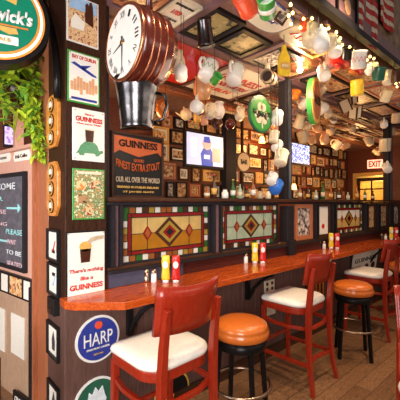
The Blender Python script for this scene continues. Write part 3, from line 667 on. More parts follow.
# chalkboard
u1, zb1 = onB(28, 273); _, zt1 = onB(27, 171.5)
cbw = 0.62; R_ = Matrix.Rotation(RB, 4, 'Z')
def Bp(u, z, dy=0.0): v = A + R_ @ Vector((u, dy, 0)); return (v.x, v.y, z)
o = thing('chalkboard', 'black framed chalkboard with WELCOME and arrows, left of the picture', 'board', Bp(u1-cbw/2, (zb1+zt1)/2), (0, 0, RB))
H = zt1-zb1; MB().frame(cbw, H, 0.03, -0.03, 0).obj('frame', 'black_wood', o, bevel=0.003); MB().box((0, -0.008, 0), (cbw-0.06, 0.012, H-0.06)).obj('slate', 'chalk', o)
L_ = cbw/2
def ct(s, px, py, px1, h, mt):
    ua, za = onB(px, py); ub, _ = onB(px1, py); cu = (ua+ub)/2-(u1-L_); text(o, s, cu, za-(zb1+zt1)/2, max(0.05, ub-ua), h, mt, -0.017, bold=0.005)
ct('WELCOME', -14, 188, 17, 0.052, 'chalk_white')
ct('PLEASE', -12, 211, 8, 0.035, 'chalk_pink'); ct('BAR', -12, 199, 5, 0.035, 'chalk_teal'); ct('DINING', -12, 222, 9, 0.03, 'chalk_pink')
ct('PLEASE', 8, 231, 24, 0.04, 'chalk_teal'); ct('WAIT', 9, 241, 18, 0.035, 'chalk_pink'); ct('TO BE', 8, 251, 23, 0.035, 'chalk_white'); ct('SEATED', 9, 262, 24, 0.035, 'chalk_pink')
def arrow(pxa, pxb, py):
    ua, z = onB(pxa, py); ub, _ = onB(pxb, py); c0 = u1-L_; a, b_ = ua-c0, ub-c0; z -= (zb1+zt1)/2; d = 1 if b_ > a else -1
    MB().prism([(a, z-0.008), (b_-d*0.05, z-0.008), (b_-d*0.05, z-0.035), (b_, z), (b_-d*0.05, z+0.035), (b_-d*0.05, z+0.008), (a, z+0.008)], -0.018, -0.014).obj('arrow', 'chalk_teal', o)
arrow(9, 23, 208); arrow(9, -3, 241)
# white name labels on the header
for (pa, pb, py), lab, tx in (((14, 31, 157.5), 'white rounded drink label on the pink header, nearer the plant', 'Irish Coffee'), ((-10, 11, 160.5), 'white rounded drink label on the pink header, at the left edge', 'Welcome')):
    ua, z = onB(pa, py); ub, _ = onB(pb, py); W = ub-ua; hh = 0.038
    t_ = thing('name_label', lab, 'label', Bp((ua+ub)/2, z), (0, 0, RB), 'white labels on the pink header')
    pl = [(-W/2, 0), (-W/2+0.02, -hh), (W/2-0.02, -hh), (W/2, 0), (W/2-0.02, hh), (-W/2+0.02, hh)]
    MB().prism(pl, -0.006, 0).obj('plate', 'paper', t_, bevel=0.002); text(t_, tx, 0, 0, W*0.7, 0.028, 'brown', -0.009, bold=0.005)
# strip of small pictures
o = thing('picture_strip', 'row of small pictures in one black frame below the chalkboard', 'picture', Bp(-0.32, 0), (0, 0, RB))
_, za = onB(20, 275); _, zb = onB(20, 297); zc = (za+zb)/2; hh = za-zb
g = MB(); g.box((0.0, -0.012, zc), (0.62, 0.024, hh)); g.obj('frame', 'black', o, bevel=0.002)
for pa, pb, mt in ((-8, 2, 'paper'), (5, 11, 'paper'), (13.5, 25, 'orange_art'), (27.5, 33.5, 'paper')):
    ua, _ = onB(pa, 285); ub, _ = onB(pb, 285)
    MB().box(((ua+ub)/2+0.32, -0.026, zc), (ub-ua, 0.004, hh-0.035)).obj('small_picture', mt, o)
# white sheets painting reflections in the glossy lower panel, then boards
for (pa, pb, ya, yb), lab in (((12, 25, 312, 360), 'tall white paper sheet on the tan lower panel'), ((-6, 5, 304, 352), 'white paper sheet on the tan lower panel at the left edge')):
    ua, z1 = onB(pa, ya); ub, z2 = onB(pb, yb)
    tag(MB().box((0, -0.003, 0), (ub-ua, 0.006, abs(z1-z2))).obj('reflection_sheet', 'paper'), lab, 'paper', 'white sheets on the lower panel'); s_ = C.objects[-1]
    s_.location = Bp((ua+ub)/2, (z1+z2)/2, -0.002); s_.rotation_euler = (0, 0, RB)
ua, z1 = onB(8, 382); ub, z2 = onB(31, 410)
o = thing('bar_mat_sign', 'black rounded sign with white writing at the bottom left corner', 'sign', Bp(-0.13, z1-0.10, -0.03), (0, 0, RB))
MB().box((0, 0, 0), (0.34, 0.02, 0.24)).obj('board', 'black', o, bevel=0.006); text(o, 'GUINNESS', 0, 0.07, 0.26, 0.05, 'white', -0.013)
text(o, 'EXTRA STOUT', 0, 0.01, 0.24, 0.03, 'white', -0.013); text(o, 'DUBLIN', 0, -0.05, 0.18, 0.03, 'white', -0.013)
p = onD(-1, 385, 1.7); o = picture('framed_print', 'dark framed board leaning at the left edge, beside the black sign', 'picture', (p.x-0.02, p.y, p.z), (0, 0, RB), 0.16, 0.34, 'dark_wood', 'tan_wood', 0.02)

# television glow and post behind the stand, dark wall there
p = onD(13, 136, 3.2); o = thing('wall_television', 'small television with a purple picture behind the hanging plant', 'television', tuple(p), (0, 0, math.radians(-10)))
M['purple_screen'] = art('purple screen', [(0.35, 0.25, 0.7), (0.75, 0.6, 0.9), (0.15, 0.1, 0.4), (0.6, 0.3, 0.6)], 9)
bs = M['purple_screen'].node_tree.nodes['Principled BSDF']; bs.inputs['Emission Color'].default_value = (0.45, 0.28, 0.65, 1); bs.inputs['Emission Strength'].default_value = 0.5
MB().box((0, 0.02, 0), (0.17, 0.04, 0.22)).obj('casing', 'black', o, bevel=0.004); MB().box((0, -0.003, 0), (0.14, 0.006, 0.17)).obj('screen', 'purple_screen', o)
MB().tube([(0, 0.03, 0.1), (0, 0.1, ZC-p.z)], 0.015, 8).obj('hanging_arm', 'black_metal', o)
p0 = onD(19, 150, 2.85)
struct(MB().box((p0.x, p0.y+0.02, 1.4), (0.07, 0.06, 2.8)).obj('trim_80', 'pink_wood'))

# ------------------------------------------------------------------ hanging plant
def leaf(mb, p, d, L, W_, m_, droop=0.3):
    d = d.normalized(); side = d.cross(Vector((0, 0, 1)));
    side = side.normalized() if side.length > 1e-3 else Vector((1, 0, 0))
    side = (side+Vector((rnd.uniform(-.4, .4), rnd.uniform(-.4, .4), rnd.uniform(-.5, .5)))).normalized()
    up = side.cross(d).normalized(); pts = []
    n = 4
    vs = []
    for i in range(n+1):
        t = i/n; c = p+d*L*t-Vector((0, 0, 1))*droop*L*t*t; w_ = W_*math.sin(PI*(0.12+0.86*t))**0.8
        vs += [c-side*w_+up*w_*0.25, c, c+side*w_+up*w_*0.25]
    fs = []
    for i in range(n): q = i*3; fs += [(q, q+1, q+4, q+3), (q+1, q+2, q+5, q+4)]
    mb.add(vs, fs, m_, smooth=True)
pc = onD(22, 84, 2.35)
pl = thing('trailing_plant', 'bright green trailing plant hanging over the pink stand below the round sign', 'plant', (pc.x, pc.y, pc.z-0.15))
base = Vector((pc.x, pc.y, pc.z-0.15))
MB().lathe([(0, 0.0), (0.10, 0.0), (0.14, 0.14), (0.13, 0.15), (0.0, 0.13)], 20).obj('pot', 'brown', pl)
MB().tube([(0, 0, 0.12), (0.02, 0.05, ZC-base.z)], 0.004, 6).obj('hanging_cord', 'wire', pl)
fol = MB()
for i in range(640):
    px = rnd.gauss(20, 15); py = rnd.gauss(84, 19)
    if px > 46 or py > 140 or py < 42: continue
    P = onD(px, py, rnd.uniform(2.15, 2.6))-base
    leaf(fol, P, Vector((rnd.gauss(0, 1), rnd.gauss(-.3, 1), rnd.gauss(-0.1, 0.6))), rnd.uniform(0.06, 0.14), rnd.uniform(0.012, 0.028), 'leaf1' if rnd.random() < 0.6 else 'leaf2')
for i in range(34):   # long arching blades
    a = rnd.uniform(0, 2*PI)
    leaf(fol, Vector((rnd.uniform(-.12, .12), rnd.uniform(-.12, .05), rnd.uniform(0.12, 0.3))), Vector((math.cos(a), math.sin(a), 0.5)), rnd.uniform(0.2, 0.34), 0.010, 'leaf2', 0.9)
for i in range(190):   # the tail that hangs down beside the post
    t = rnd.random(); px = 28+t*17+rnd.gauss(0, 5*(1-0.55*t)); py = 98+t*60+rnd.gauss(0, 3)
    if px > 48: continue
    P = onD(px, py, rnd.uniform(2.12, 2.26))-base
    leaf(fol, P, Vector((rnd.gauss(0, 1), rnd.gauss(-.3, 1), rnd.gauss(-0.5, 0.6))), rnd.uniform(0.035, 0.065), rnd.uniform(0.012, 0.020), 'leaf1' if rnd.random() < 0.85 else 'leaf2')
fol.obj('foliage', None, pl)
g = MB(); g.tube([onD(24, 92, 2.28)-base, onD(34, 112, 2.2)-base, onD(40, 135, 2.19)-base, onD(45, 160, 2.18)-base], 0.004, 6); g.obj('stem', 'leaf2', pl)

# ------------------------------------------------------------------ drum clock (double ended, axis along the bar)
D = 0.186; cc = onD(124, 43, 1.66)
o = thing('drum_clock', 'big round copper drum clock with white face hanging above the counter end', 'clock', tuple(cc), (0, 0, -PI/2))
# local -Y faces world -X
TY = Matrix.Rotation(-PI/2, 4, 'X')   # lathe axis Z -> +Y
MB().lathe([(0.0, 0.002), (D*0.93, 0.002), (D*1.02, 0.012), (D*1.04, 0.04), (D*1.03, 0.07), (D*1.0, 0.10), (D*1.03, 0.17), (D*0.98, 0.18), (D*0.86, 0.22), (D*0.55, 0.24), (0, 0.245)], 56, T=TY).obj('drum', 'copper', o)
MB().ring(D*0.975, 0.011, 0, 64, T=Matrix.Rotation(PI/2, 4, 'X')).obj('bezel', 'copper_rim', o)
for yy, rr in ((0.055, 1.04), (0.095, 1.005), (0.135, 1.02)):
    MB().ring(D*rr, 0.004, -yy, 64, T=Matrix.Rotation(PI/2, 4, 'X')).obj('hoop', 'copper_rim', o)
MB().disc(D*0.94, -0.008, 0.0, n=64).obj('dial', 'white', o)
nums = ['XII', 'I', 'II', 'III', 'IV', 'V', 'VI', 'VII', 'VIII', 'IX', 'X', 'XI']
for k_, s_ in enumerate(nums):
    a = PI/2-2*PI*k_/12; t_ = text(o, s_, 0, 0, 0.012*len(s_)+0.006, 0.032, 'grey_metal', 0, 'numeral', -0.005)
    for v in t_.data.vertices: v.co.y = -0.0085-(0.002 if v.co.y <= 0 else 0)
    t_.location = (D*0.74*math.cos(a), 0, D*0.74*math.sin(a)); t_.rotation_euler = (0, -(a-PI/2), 0)
MB().prism([(-0.006, -0.03), (0.006, -0.03), (0.004, 0.0), (0.0, 0.145), (-0.004, 0.0)], -0.015, -0.012, T=Matrix.Rotation(PI, 4, 'Y')).obj('minute_hand', 'grey_metal', o)
MB().prism([(-0.008, -0.02), (0.008, -0.02), (0.006, 0.0), (0.0, 0.10), (-0.006, 0.0)], -0.012, -0.009, T=Matrix.Rotation(math.radians(-105), 4, 'Y')).obj('hour_hand', 'grey_metal', o)
MB().disc(0.010, -0.018, -0.008, n=16).obj('hub', 'brass', o)
MB().tube([(0, 0.15, D*1.0), (0, 0.15, ZC-cc.z)], 0.02, 10).obj('hanging_rod', 'copper', o)
# pewter bell-shaped vessel under it
q = onD(137, 104, 1.78)
o = thing('pewter_bucket', 'tall shiny pewter bucket hanging under the drum clock', 'bucket', (q.x, q.y, q.z-0.14))
MB().lathe([(0.0, 0.0), (0.082, 0.0), (0.088, 0.008), (0.086, 0.02), (0.092, 0.08), (0.104, 0.17), (0.116, 0.235), (0.126, 0.262), (0.120, 0.270), (0.110, 0.262), (0.0, 0.25)], 40).obj('body', 'pewter', o)
for s_ in (1,):
    MB().tube([(s_*0.105, 0, 0.20), (s_*0.150, 0, 0.19), (s_*0.160, 0, 0.13), (s_*0.140, 0, 0.06), (s_*0.092, 0, 0.04)], 0.009, 8, T=Matrix.Rotation(-0.7, 4, 'Z')).obj('handle', 'pewter', o)
MB().tube([(0, 0, 0.25), (0, 0, cc.z-D-(q.z-0.14)+0.01)], 0.006, 8).obj('hanging_rod', 'black_metal', o)

# ------------------------------------------------------------------ mirror sign behind the partition
yb = PY+0.16; a = onY(111, 131, yb); b_ = onY(163, 131, yb)
W = b_.x-a.x; z0 = 1.53; z1 = onY(137, 134, yb).z
o = thing('beer_mirror_sign', 'black and orange stout advertising board standing on the partition ledge', 'sign', ((a.x+b_.x)/2, yb, (z0+z1)/2))
H = z1-z0
MB().box((0, 0.015, 0), (W, 0.03, H)).obj('board', 'black', o, bevel=0.004); MB().frame(W, H, 0.018, -0.012, 0).obj('frame', 'dark_wood', o, bevel=0.003)
M['amber_print'] = mat('amber print', (0.50, 0.085, 0.008), 0.5)
MB().prism([(-W*0.46, H*0.44), (W*0.46, H*0.40), (W*0.46, H*0.18), (W*0.38, H*0.24), (0.0, H*0.14), (-W*0.36, H*0.22), (-W*0.46, H*0.16)], -0.004, 0).obj('banner', 'amber_print', o)
text(o, 'GUINNESS', 0, H*0.33, W*0.74, H*0.11, 'black', -0.008, bold=0.03)
text(o, 'FINEST EXTRA STOUT', 0, -H*0.03, W*0.84, H*0.12, 'amber_print', -0.006, bold=0.02, arc=-0.03)
text(o, 'GOOD', 0, H*0.08, W*0.2, H*0.05, 'amber_print', -0.006)
text(o, 'OUR ALL OVER THE WORLD', 0, -H*0.22, W*0.84, H*0.085, 'beige', -0.006, bold=0.02)
text(o, 'BREWED IN DUBLIN IRELAND', 0, -H*0.335, W*0.8, H*0.035, 'gold', -0.006)
text(o, 'ST JAMES GATE', 0, -H*0.41, W*0.6, H*0.035, 'gold', -0.006)

# ------------------------------------------------------------------ televisions
M['screen_blue'] = art('lit blue screen', [(0.75, 0.80, 0.95), (0.10, 0.16, 0.55), (0.85, 0.88, 1.0), (0.04, 0.05, 0.20)], 9)
def screen_emit(m_, s_):
    nt = m_.node_tree; b_ = nt.nodes['Principled BSDF']; src = b_.inputs['Base Color'].links[0].from_socket
    nt.links.new(src, b_.inputs['Emission Color']); b_.inputs['Emission Strength'].default_value = s_
screen_emit(M['screen_blue'], 0.8)
M['screen_white'] = glow('lit white screen', (0.50, 0.55, 0.75), 0.5); M['screen_navy'] = glow('lit navy', (0.02, 0.05, 0.28), 0.8); M['screen_skin'] = glow('lit skin', (0.55, 0.25, 0.2), 0.8); M['screen_pale'] = glow('lit pale', (0.9, 0.9, 1.0), 1.0)
def tv(label, px0, px1, y0, y1, Y, kind):
    a = onY(px0, y0, Y); b_ = onY(px1, y0, Y); W = b_.x-a.x; zt_ = a.z; zb_ = onY(px0, y1, Y).z; H = zt_-zb_
    o = thing('television', label, 'television', ((a.x+b_.x)/2, Y, (zt_+zb_)/2), (0, 0, 0), 'lit televisions over the bar')
    MB().box((0, 0.025, 0), (W, 0.05, H)).obj('casing', 'black', o, bevel=0.005)
    MB().box((0, -0.002, 0.005), (W-0.05, 0.006, H-0.06)).obj('screen', 'screen_white' if kind == 0 else 'screen_blue', o)
    if kind == 0:
        MB().prism([(-W*.10, -H*.43), (-W*.13, -H*.1), (-W*.03, H*.12), (W*.10, H*.12), (W*.2, -H*.1), (W*.18, -H*.43)], -0.008, -0.005).obj('player_shirt', 'screen_navy', o)
        MB().disc(0.075, -0.010, -0.005, cx=W*0.03, cz=H*0.2, rz=0.08).obj('player_face', 'screen_skin', o)
        MB().prism([(-W*.06, H*.22), (-W*.05, H*.38), (W*.08, H*.40), (W*.12, H*.22)], -0.013, -0.010).obj('player_cap', 'screen_navy', o)
        MB().box((-W*0.3, -0.007, H*0.05), (W*0.12, 0.003, H*0.5)).obj('bright_patch', 'screen_pale', o); MB().box((W*0.02, -0.011, -H*.18), (W*.14, 0.003, H*.1)).obj('shirt_number', 'screen_pale', o)
        MB().box((0.28*W, -0.007, -H*0.1), (W*0.22, 0.003, H*0.4)).obj('crowd', 'screen_skin', o)
    MB().tube([(0, 0.06, H*0.3), (0, 0.12, ZC-(zt_+zb_)/2)], 0.02, 8).obj('ceiling_arm', 'black_metal', o)
tv('larger lit television with a ball player, left of the slim black post', 185, 224, 129, 166.5, 3.05, 0)
tv('smaller lit blue television just right of the slim black post', 291, 310, 141, 164, 3.3, 1)

# ------------------------------------------------------------------ ceiling pictures and signs (face down)
def ceil_rect(label, name, pxs, fm, am, t, cat='picture', matte=0):
    P = [onZ(x, y, ZC) for x, y in pxs]; x0 = min(p.x for p in P); x1 = max(p.x for p in P); y0 = min(p.y for p in P); y1 = max(p.y for p in P)
    return picture(name, label, cat, ((x0+x1)/2, (y0+y1)/2, ZC-0.001), (-PI/2+PI, 0, 0), x1-x0, y1-y0, fm, am, t, 0.025, 'pictures fixed to the ceiling', matte=matte)
# rotation about X by +90deg turns local -Y to -Z (down)
def CR(x0, x1, y0, y1, label, fm, am, t=0.03, name='ceiling_picture', matte=0, rz=0):
    o = picture(name, label, 'picture', ((x0+x1)/2, (y0+y1)/2, ZC-0.001), (PI/2, 0, rz), x1-x0, y1-y0, fm, am, t, 0.025, 'pictures fixed to the ceiling', matte=matte)
    return o
o = CR(1.28, 1.47, 1.62, 1.94, 'white advert with red wording on the ceiling above the clock', 'cream', 'paper', 0.012)
text(o, '1759', 0, 0, 0.07, 0.05, 'red', -0.016, bold=0.03); text(o, 'GENUINE IRISH STOUT', 0, 0.09, 0.15, 0.02, 'black', -0.016); text(o, 'TASTE IRELAND', 0, -0.09, 0.13, 0.02, 'black', -0.016)
CR(1.53, 1.83, 1.55, 1.96, 'dark framed olive picture on the ceiling left of the black tankard', 'black', 'fish', 0.035)
CR(1.86, 2.22, 1.60, 1.96, 'dark framed golden picture on the ceiling right of the black tankard', 'black', 'fish', 0.045)
CR(2.28, 2.66, 1.58, 1.96, 'black framed grey picture on the ceiling near the slim post top', 'black', 'bw', 0.05)
CR(2.32, 2.7, 1.27, 1.53, 'narrow framed print on the ceiling near the glowing lamp', 'gold', 'sepia', 0.03)
CR(2.72, 2.98, 1.62, 1.94, 'brown framed sepia print on the ceiling beyond the glowing lamp', 'dark_wood', 'sepia', 0.03)
CR(0.98, 1.24, 1.62, 1.94, 'rust framed print on the ceiling over the clock end', 'orange_wood', 'sepia', 0.03)
# red glossy ceiling panel
o = thing('ceiling_panel', 'glossy bright red panel set in the ceiling behind the clock', 'panel', (1.885, 2.44, ZC-0.001), (PI/2, 0, 0))
MB().box((0, -0.012, 0), (0.72, 0.024, 0.80)).obj('panel', 'red', o, bevel=0.004); MB().frame(0.72, 0.80, 0.02, -0.03, -0.02).obj('edging', 'dark_wood', o)
o = thing('ceiling_sign', 'large white ceiling sign with red writing beyond the red panel', 'sign', (2.645, 2.44, ZC-0.001), (PI/2, 0, 0))
MB().box((0, -0.012, 0), (0.70, 0.024, 0.78)).obj('board', 'paper', o, bevel=0.004)
text(o, 'GUINNESS', 0, 0.12, 0.58, 0.14, 'red', -0.027, bold=0.02); text(o, 'IS GOOD FOR YOU', 0, -0.05, 0.56, 0.09, 'red', -0.027); text(o, 'DUBLIN', 0, -0.22, 0.36, 0.09, 'orange_red', -0.027)
o = thing('ceiling_sign', 'cream ceiling sign with black writing over the left end of the beam', 'sign', (1.18, 2.5, ZC-0.001), (PI/2, 0, 0))
MB().box((0, -0.012, 0), (0.55, 0.024, 0.7)).obj('board', 'newsprint', o, bevel=0.004)
ci = 0
for x in (3.06, 3.84, 4.64, 5.44, 6.24):
    for y0, y1 in ((1.28, 1.93), (2.08, 2.80)):
        for h_ in (0, 1):
            ya = y0+(y1-y0)*h_/2; yb_ = ya+(y1-y0)/2-0.03; ci += 1
            CR(x+0.05, x+0.70, ya, yb_, 'brown printed ceiling panel, %s from the front in the %s bay beyond the post' % (['nearest', 'second', 'third', 'farthest'][(0 if y0 < 1.5 else 2)+h_], ['first', 'second', 'third', 'fourth', 'fifth'][int((x-3.06)/0.78+0.3)]), ['dark_wood', 'orange_wood', 'black', 'beige'][ci % 4], ['newsprint', 'sepia', 'orange_art', 'newsprint', 'bw'][ci % 5], 0.025)
# rounded tin trays flat on the ceiling
def tray(label, x, y, rx, ry, rz, rim, face, txt=None, tm='blue'):
    o = thing('beer_tray', label, 'tray', (x, y, ZC-0.03), (PI/2, 0, rz), 'oval trays on the ceiling'); n = 40
    def sup(a, b_, k_=3.0): return [(a*math.copysign(abs(math.cos(2*PI*i/n))**(2/k_), math.cos(2*PI*i/n)), b_*math.copysign(abs(math.sin(2*PI*i/n))**(2/k_), math.sin(2*PI*i/n))) for i in range(n)]
    MB().prism(sup(rx, ry), -0.02, 0.028).obj('rim', rim, o, bevel=0.004); MB().prism(sup(rx*0.93, ry*0.92), -0.024, -0.018).obj('face', face, o)
    if txt: text(o, txt, 0, 0, rx*1.1, ry*0.5, tm, -0.028, bold=0.02)
tray('white tray with blue rim and blue script on the ceiling', 1.80, 1.36, 0.26, 0.13, 0.1, 'blue', 'white', 'Lager')
tray('long cream oval tray on the ceiling right of the blue rimmed tray', 2.22, 1.36, 0.18, 0.12, 0.1, 'beige', 'cream', 'ALE', 'red')
# wooden slats
k_ = 0
for i in range(48):
    lane = i % 12; seg = i//12; x = 3.35+seg*0.9+rnd.uniform(-.06, .06); y = 2.06+lane*0.08; z = ZC-0.07-rnd.uniform(0, 0.08)
    o = MB().box((0, 0, 0), (rnd.uniform(0.5, 0.76), rnd.uniform(0.035, 0.062), 0.016)).obj('wooden_slat', ['orange_wood', 'dark_wood', 'bead', 'beige', 'orange_wood', 'red_wall', 'newsprint'][(i*5+lane) % 7], bevel=0.003)
    tag(o, 'weathered wooden slat lying in the rafters beyond the slim black post', 'slat', 'wooden slats in the rafters')
    o.location = (x, y, z); o.rotation_euler = (rnd.uniform(-.15, .15), rnd.uniform(-.04, .04), rnd.uniform(-.02, .02))
    for hx in (-0.2, 0.2):
        MB().tube([(hx, 0, 0.0), (hx, 0, ZC-z-0.004)], 0.002, 5).obj('hanging_wire', 'wire', o)

# ceiling lamp
p = onZ(300, 63, ZC)
o = thing('ceiling_lamp', 'glowing bulb on a round brass ceiling plate right of the yellow bottle', 'lamp', (p.x, p.y, ZC))
MB().lathe([(0.0, -0.001), (0.20, -0.001), (0.20, -0.012), (0.17, -0.022), (0.10, -0.028), (0.04, -0.04), (0, -0.04)], 40).obj('ceiling_plate', 'copper_rim', o)
MB().lathe([(0, -0.09), (0.018, -0.085), (0.028, -0.067), (0.022, -0.05), (0.012, -0.04), (0, -0.038)], 20).obj('bulb', 'lamp', o)
point('ceiling_lamp_light', (p.x, p.y, ZC-0.16), 9, (1, 0.72, 0.45), 0.03)

PLACED = []
def cord_to(o, P, rot, local, r_=0.0022):
    top = (Matrix.Translation(P) @ rot) @ local
    c = MB().tube([(0, 0, 0), (0, 0, ZC-0.002-top.z)], r_, 5).obj('hanging_cord', 'wire', o)
    c.location = local; c.rotation_euler = rot.inverted().to_euler(); return c
# ------------------------------------------------------------------ mugs hanging from the ceiling
def mug(label, px, py, Y, size, body, az=0.0, tilt=60, kind='mug', band=None, cord=True, handle=None, name=None, roll=0):
    P = onY(px, py, Y)
    if Y > 2.5: size *= 0.78
    top_ = ZC-0.05-size*0.62
    if P.z > top_: k__ = (top_-E)/(P.z-E); P = EYE+(P-EYE)*k__; size *= k__
    k__ = 1.0; S0 = size; P0_ = P.copy()
    while k__ > 0.62 and any((P-q).length < 0.7*(size+sq) for q, sq in PLACED):
        k__ -= 0.02; P = EYE+(P0_-EYE)*k__; size = S0*k__
    PLACED.append((P.copy(), size))
    rot = Matrix.Rotation(math.radians(az), 4, 'Z') @ Matrix.Rotation(math.radians(-tilt), 4, 'Y') @ Matrix.Rotation(math.radians(roll), 4, 'X')
    o = thing(name or {'mug': 'mug', 'stein': 'stein', 'jug': 'jug', 'pot': 'teapot'}[kind], label, {'mug': 'mug', 'stein': 'mug', 'jug': 'jug', 'pot': 'teapot'}[kind], tuple(P), rot.to_euler(), 'mugs and jugs hanging from the ceiling')
    h = size; r = size*(0.42 if kind == 'mug' else 0.33 if kind == 'stein' else 0.36)
    if kind == 'mug': pr = [(0, -h/2), (r*0.85, -h/2), (r, -h*0.42), (r*1.0, h*0.4), (r*1.05, h/2), (r*0.95, h/2), (r*0.9, h*0.3), (r*0.88, -h*0.36), (0, -h*0.40)]
    elif kind == 'stein': pr = [(0, -h/2), (r*1.08, -h/2), (r*1.1, -h*0.44), (r, -h*0.38), (r*0.86, h*0.30), (r*0.94, h*0.38), (r*0.94, h/2), (r*0.82, h/2), (r*0.76, h*0.2), (r*0.8, -h*0.36), (0, -h*0.42)]
    elif kind == 'jug': pr = [(0, -h/2), (r*0.75, -h/2), (r*1.05, -h*0.25), (r*1.1, 0.0), (r*0.8, h*0.28), (r*0.65, h*0.38), (r*0.85, h/2), (r*0.75, h/2), (r*0.55, h*0.35), (r*0.9, 0), (r*0.7, -h*0.4), (0, -h*0.45)]
    else: pr = [(0, -h*0.4), (r*0.6, -h*0.4), (r*1.1, -h*0.15), (r*1.15, h*0.05), (r*0.85, h*0.28), (r*0.3, h*0.36), (r*0.15, h*0.42), (r*0.2, h/2), (0, h*0.52)]
    MB().lathe(pr, 22).obj('body', body, o)
    hr = r*1.0
    MB().tube([(hr*0.92, 0, h*0.30), (hr*1.35, 0, h*0.32), (hr*1.72, 0, h*0.12), (hr*1.68, 0, -h*0.12), (hr*1.3, 0, -h*0.28), (hr*0.92, 0, -h*0.27)], size*0.075, 8).obj('handle', handle or body, o)
    if kind in ('pot',): MB().tube([(-r*0.9, 0, -h*0.1), (-r*1.5, 0, 0.02), (-r*1.9, 0, h*0.3)], [size*0.09, size*0.06, size*0.035], 8).obj('spout', body, o)
    if band:
        g = MB(); g.lathe([(r*1.035, -h*0.12), (r*1.04, -h*0.12), (r*1.04, h*0.12), (r*1.035, h*0.12)], 22) if kind == 'mug' else g.lathe([(r*1.0, -h*0.2), (r*1.01, -h*0.2), (r*0.98, h*0.05), (r*0.97, h*0.05)], 22)
        if kind == 'stein': pass
        if kind == 'mug' and band[0] == '*':
            g = MB()
            vz = []; fz = []
            for q in range(25):
                a = q*2*PI/24; zc_ = h*0.13*(-1)**q
                vz += [(r*1.045*math.cos(a), r*1.045*math.sin(a), zc_+dz) for dz in (-h*.028, h*.028)]
            for q in range(24): fz.append((2*q, 2*q+2, 2*q+3, 2*q+1))
            g.add(vz, fz)
            g.obj('spots', band[1:], o)
        else: g.obj('band', band, o)
    if cord:
        cord_to(o, P, rot, Vector((hr*1.7, 0, 0)))
    return o
# the big things along the soffit edge
mug('big white jug with a handle next to the string lights, nearest the red figure', 311, 36, 1.30, 0.150, 'cream', 200, 20, 'mug')
mug('tall white bottle shaped jug among the string lights', 321, 41, 1.28, 0.165, 'white', 40, -15, 'jug')
mug('white mug with coloured dots among the string lights', 335, 49, 1.27, 0.125, 'white', 210, 30, 'mug', '*green')
mug('black mug beside the dotted mug among the string lights', 348, 53, 1.24, 0.10, 'black', 30, 40)
mug('white mug with a small print left of the green mug', 359, 60, 1.27, 0.150, 'white', 40, 15, 'mug', '*red')
mug('small white cup tucked behind the dotted mug', 331, 40, 1.36, 0.09, 'cream', 60, 50)
mug('white mug lying beside the green mug under the flags', 371, 69, 1.24, 0.10, 'paper', 60, 60)
mug('dark green mug under the flags', 379, 74, 1.24, 0.13, 'dark_green', 60, 20)
mug('beige bowl shaped mug at the right under the flags', 388, 78, 1.24, 0.13, 'cream', 200, 20)
mug('brown mug cut by the right edge under the flags', 397, 76, 1.20, 0.13, 'brown', 30, 15)
mug('white mug with blue print hanging in front of the ceiling lamp', 324, 73, 1.75, 0.155, 'white', 215, 40, 'mug', '*bright_blue')
mug('yellow cup shaped bucket in the middle of the rafters', 357, 88, 1.8, 0.19, 'yellow', 20, 10, 'mug')
mug('small white mug in shadow below the mug with blue print', 321, 90, 2.0, 0.13, 'beige', 100, 50)
mug('white cylinder mug at the right of the rafters', 386, 96, 1.5, 0.14, 'cream', 60, 30)
mug('white mug in front of the right black post', 384, 124, 1.85, 0.13, 'white', 200, 60)
mug('beige mug hanging right of the right black post', 396, 118, 1.85, 0.16, 'beige', 30, 20)
mug('beige mug below the exit sign end of the right post', 385, 145, 1.9, 0.20, 'cream', 30, 10)
mug('white mug low on the right black post beside the exit sign', 387, 168, 1.86, 0.15, 'white', 210, 60)
mug('orange red cup at the top edge of view', 245, 2, 1.30, 0.15, 'orange_red', 200, 100, 'mug')
mug('green and white cup at the top edge of view', 267, 7, 1.28, 0.13, 'green', 30, 70, 'mug', 'white')
mug('tall dark pewter tankard with open mouth above the red panel', 205, 33, 1.62, 0.17, 'pewter', 20, 15, 'stein')
mug('large white mug with a green and red print in front of the white ceiling sign', 208, 71, 1.95, 0.16, 'white', 190, 30, 'mug', '*green')
mug('small green cup beside the white mug with green print', 216, 79, 1.95, 0.09, 'green', 80, 70, 'mug')
mug('plain white mug in front of the red ceiling lettering', 235, 75, 1.95, 0.17, 'white', 200, 30)
mug('pewter tankard with pale base left of the yellow bottle', 268, 77, 1.95, 0.20, 'beige', 25, 100, 'stein', 'brown', handle='cream')
mug('cream stoneware jar just below the drum clock back', 178, 62, 1.75, 0.14, 'beige', 20, 20, 'stein')
mug('round white mug seen from its base below the cream jar', 181, 73, 1.70, 0.10, 'white', 230, 95)
mug('large peach jug left of the white ceiling sign', 202, 88, 2.35, 0.22, 'peach', 30, 20, 'jug')
mug('orange round jug hanging by the pewter bucket', 162, 109, 2.5, 0.15, 'orange', 30, 40, 'jug')
mug('white teapot with a long spout over the television', 186, 114, 2.7, 0.20, 'cream', -20, 20, 'pot')
mug('round white mug below the peach jug', 197, 107, 2.4, 0.15, 'white', 220, 80)
mug('small yellow jug over the television top', 197, 118, 2.7, 0.13, 'gold', 30, 30, 'jug')
mug('pinkish small mug above the television right corner', 204, 120, 2.7, 0.13, 'pink_wood', 30, 30)
mug('cream bottle shaped jug with brown mouth over the television', 210, 111, 2.6, 0.20, 'cream', 200, 10, 'jug')
mug('white tall jug right of the cream bottle jug', 219, 110, 2.6, 0.22, 'white', 200, 10, 'jug')
mug('small brown teapot in the shade above the television corner', 217, 123, 2.9, 0.22, 'brown', 20, 15, 'pot')
mug('white jug left of the green shamrock sign', 240, 114, 2.6, 0.20, 'cream', 200, 30, 'jug')
mug('brass teapot hanging left of the shamrock sign', 230, 124, 2.8, 0.20, 'copper', 20, 15, 'pot')
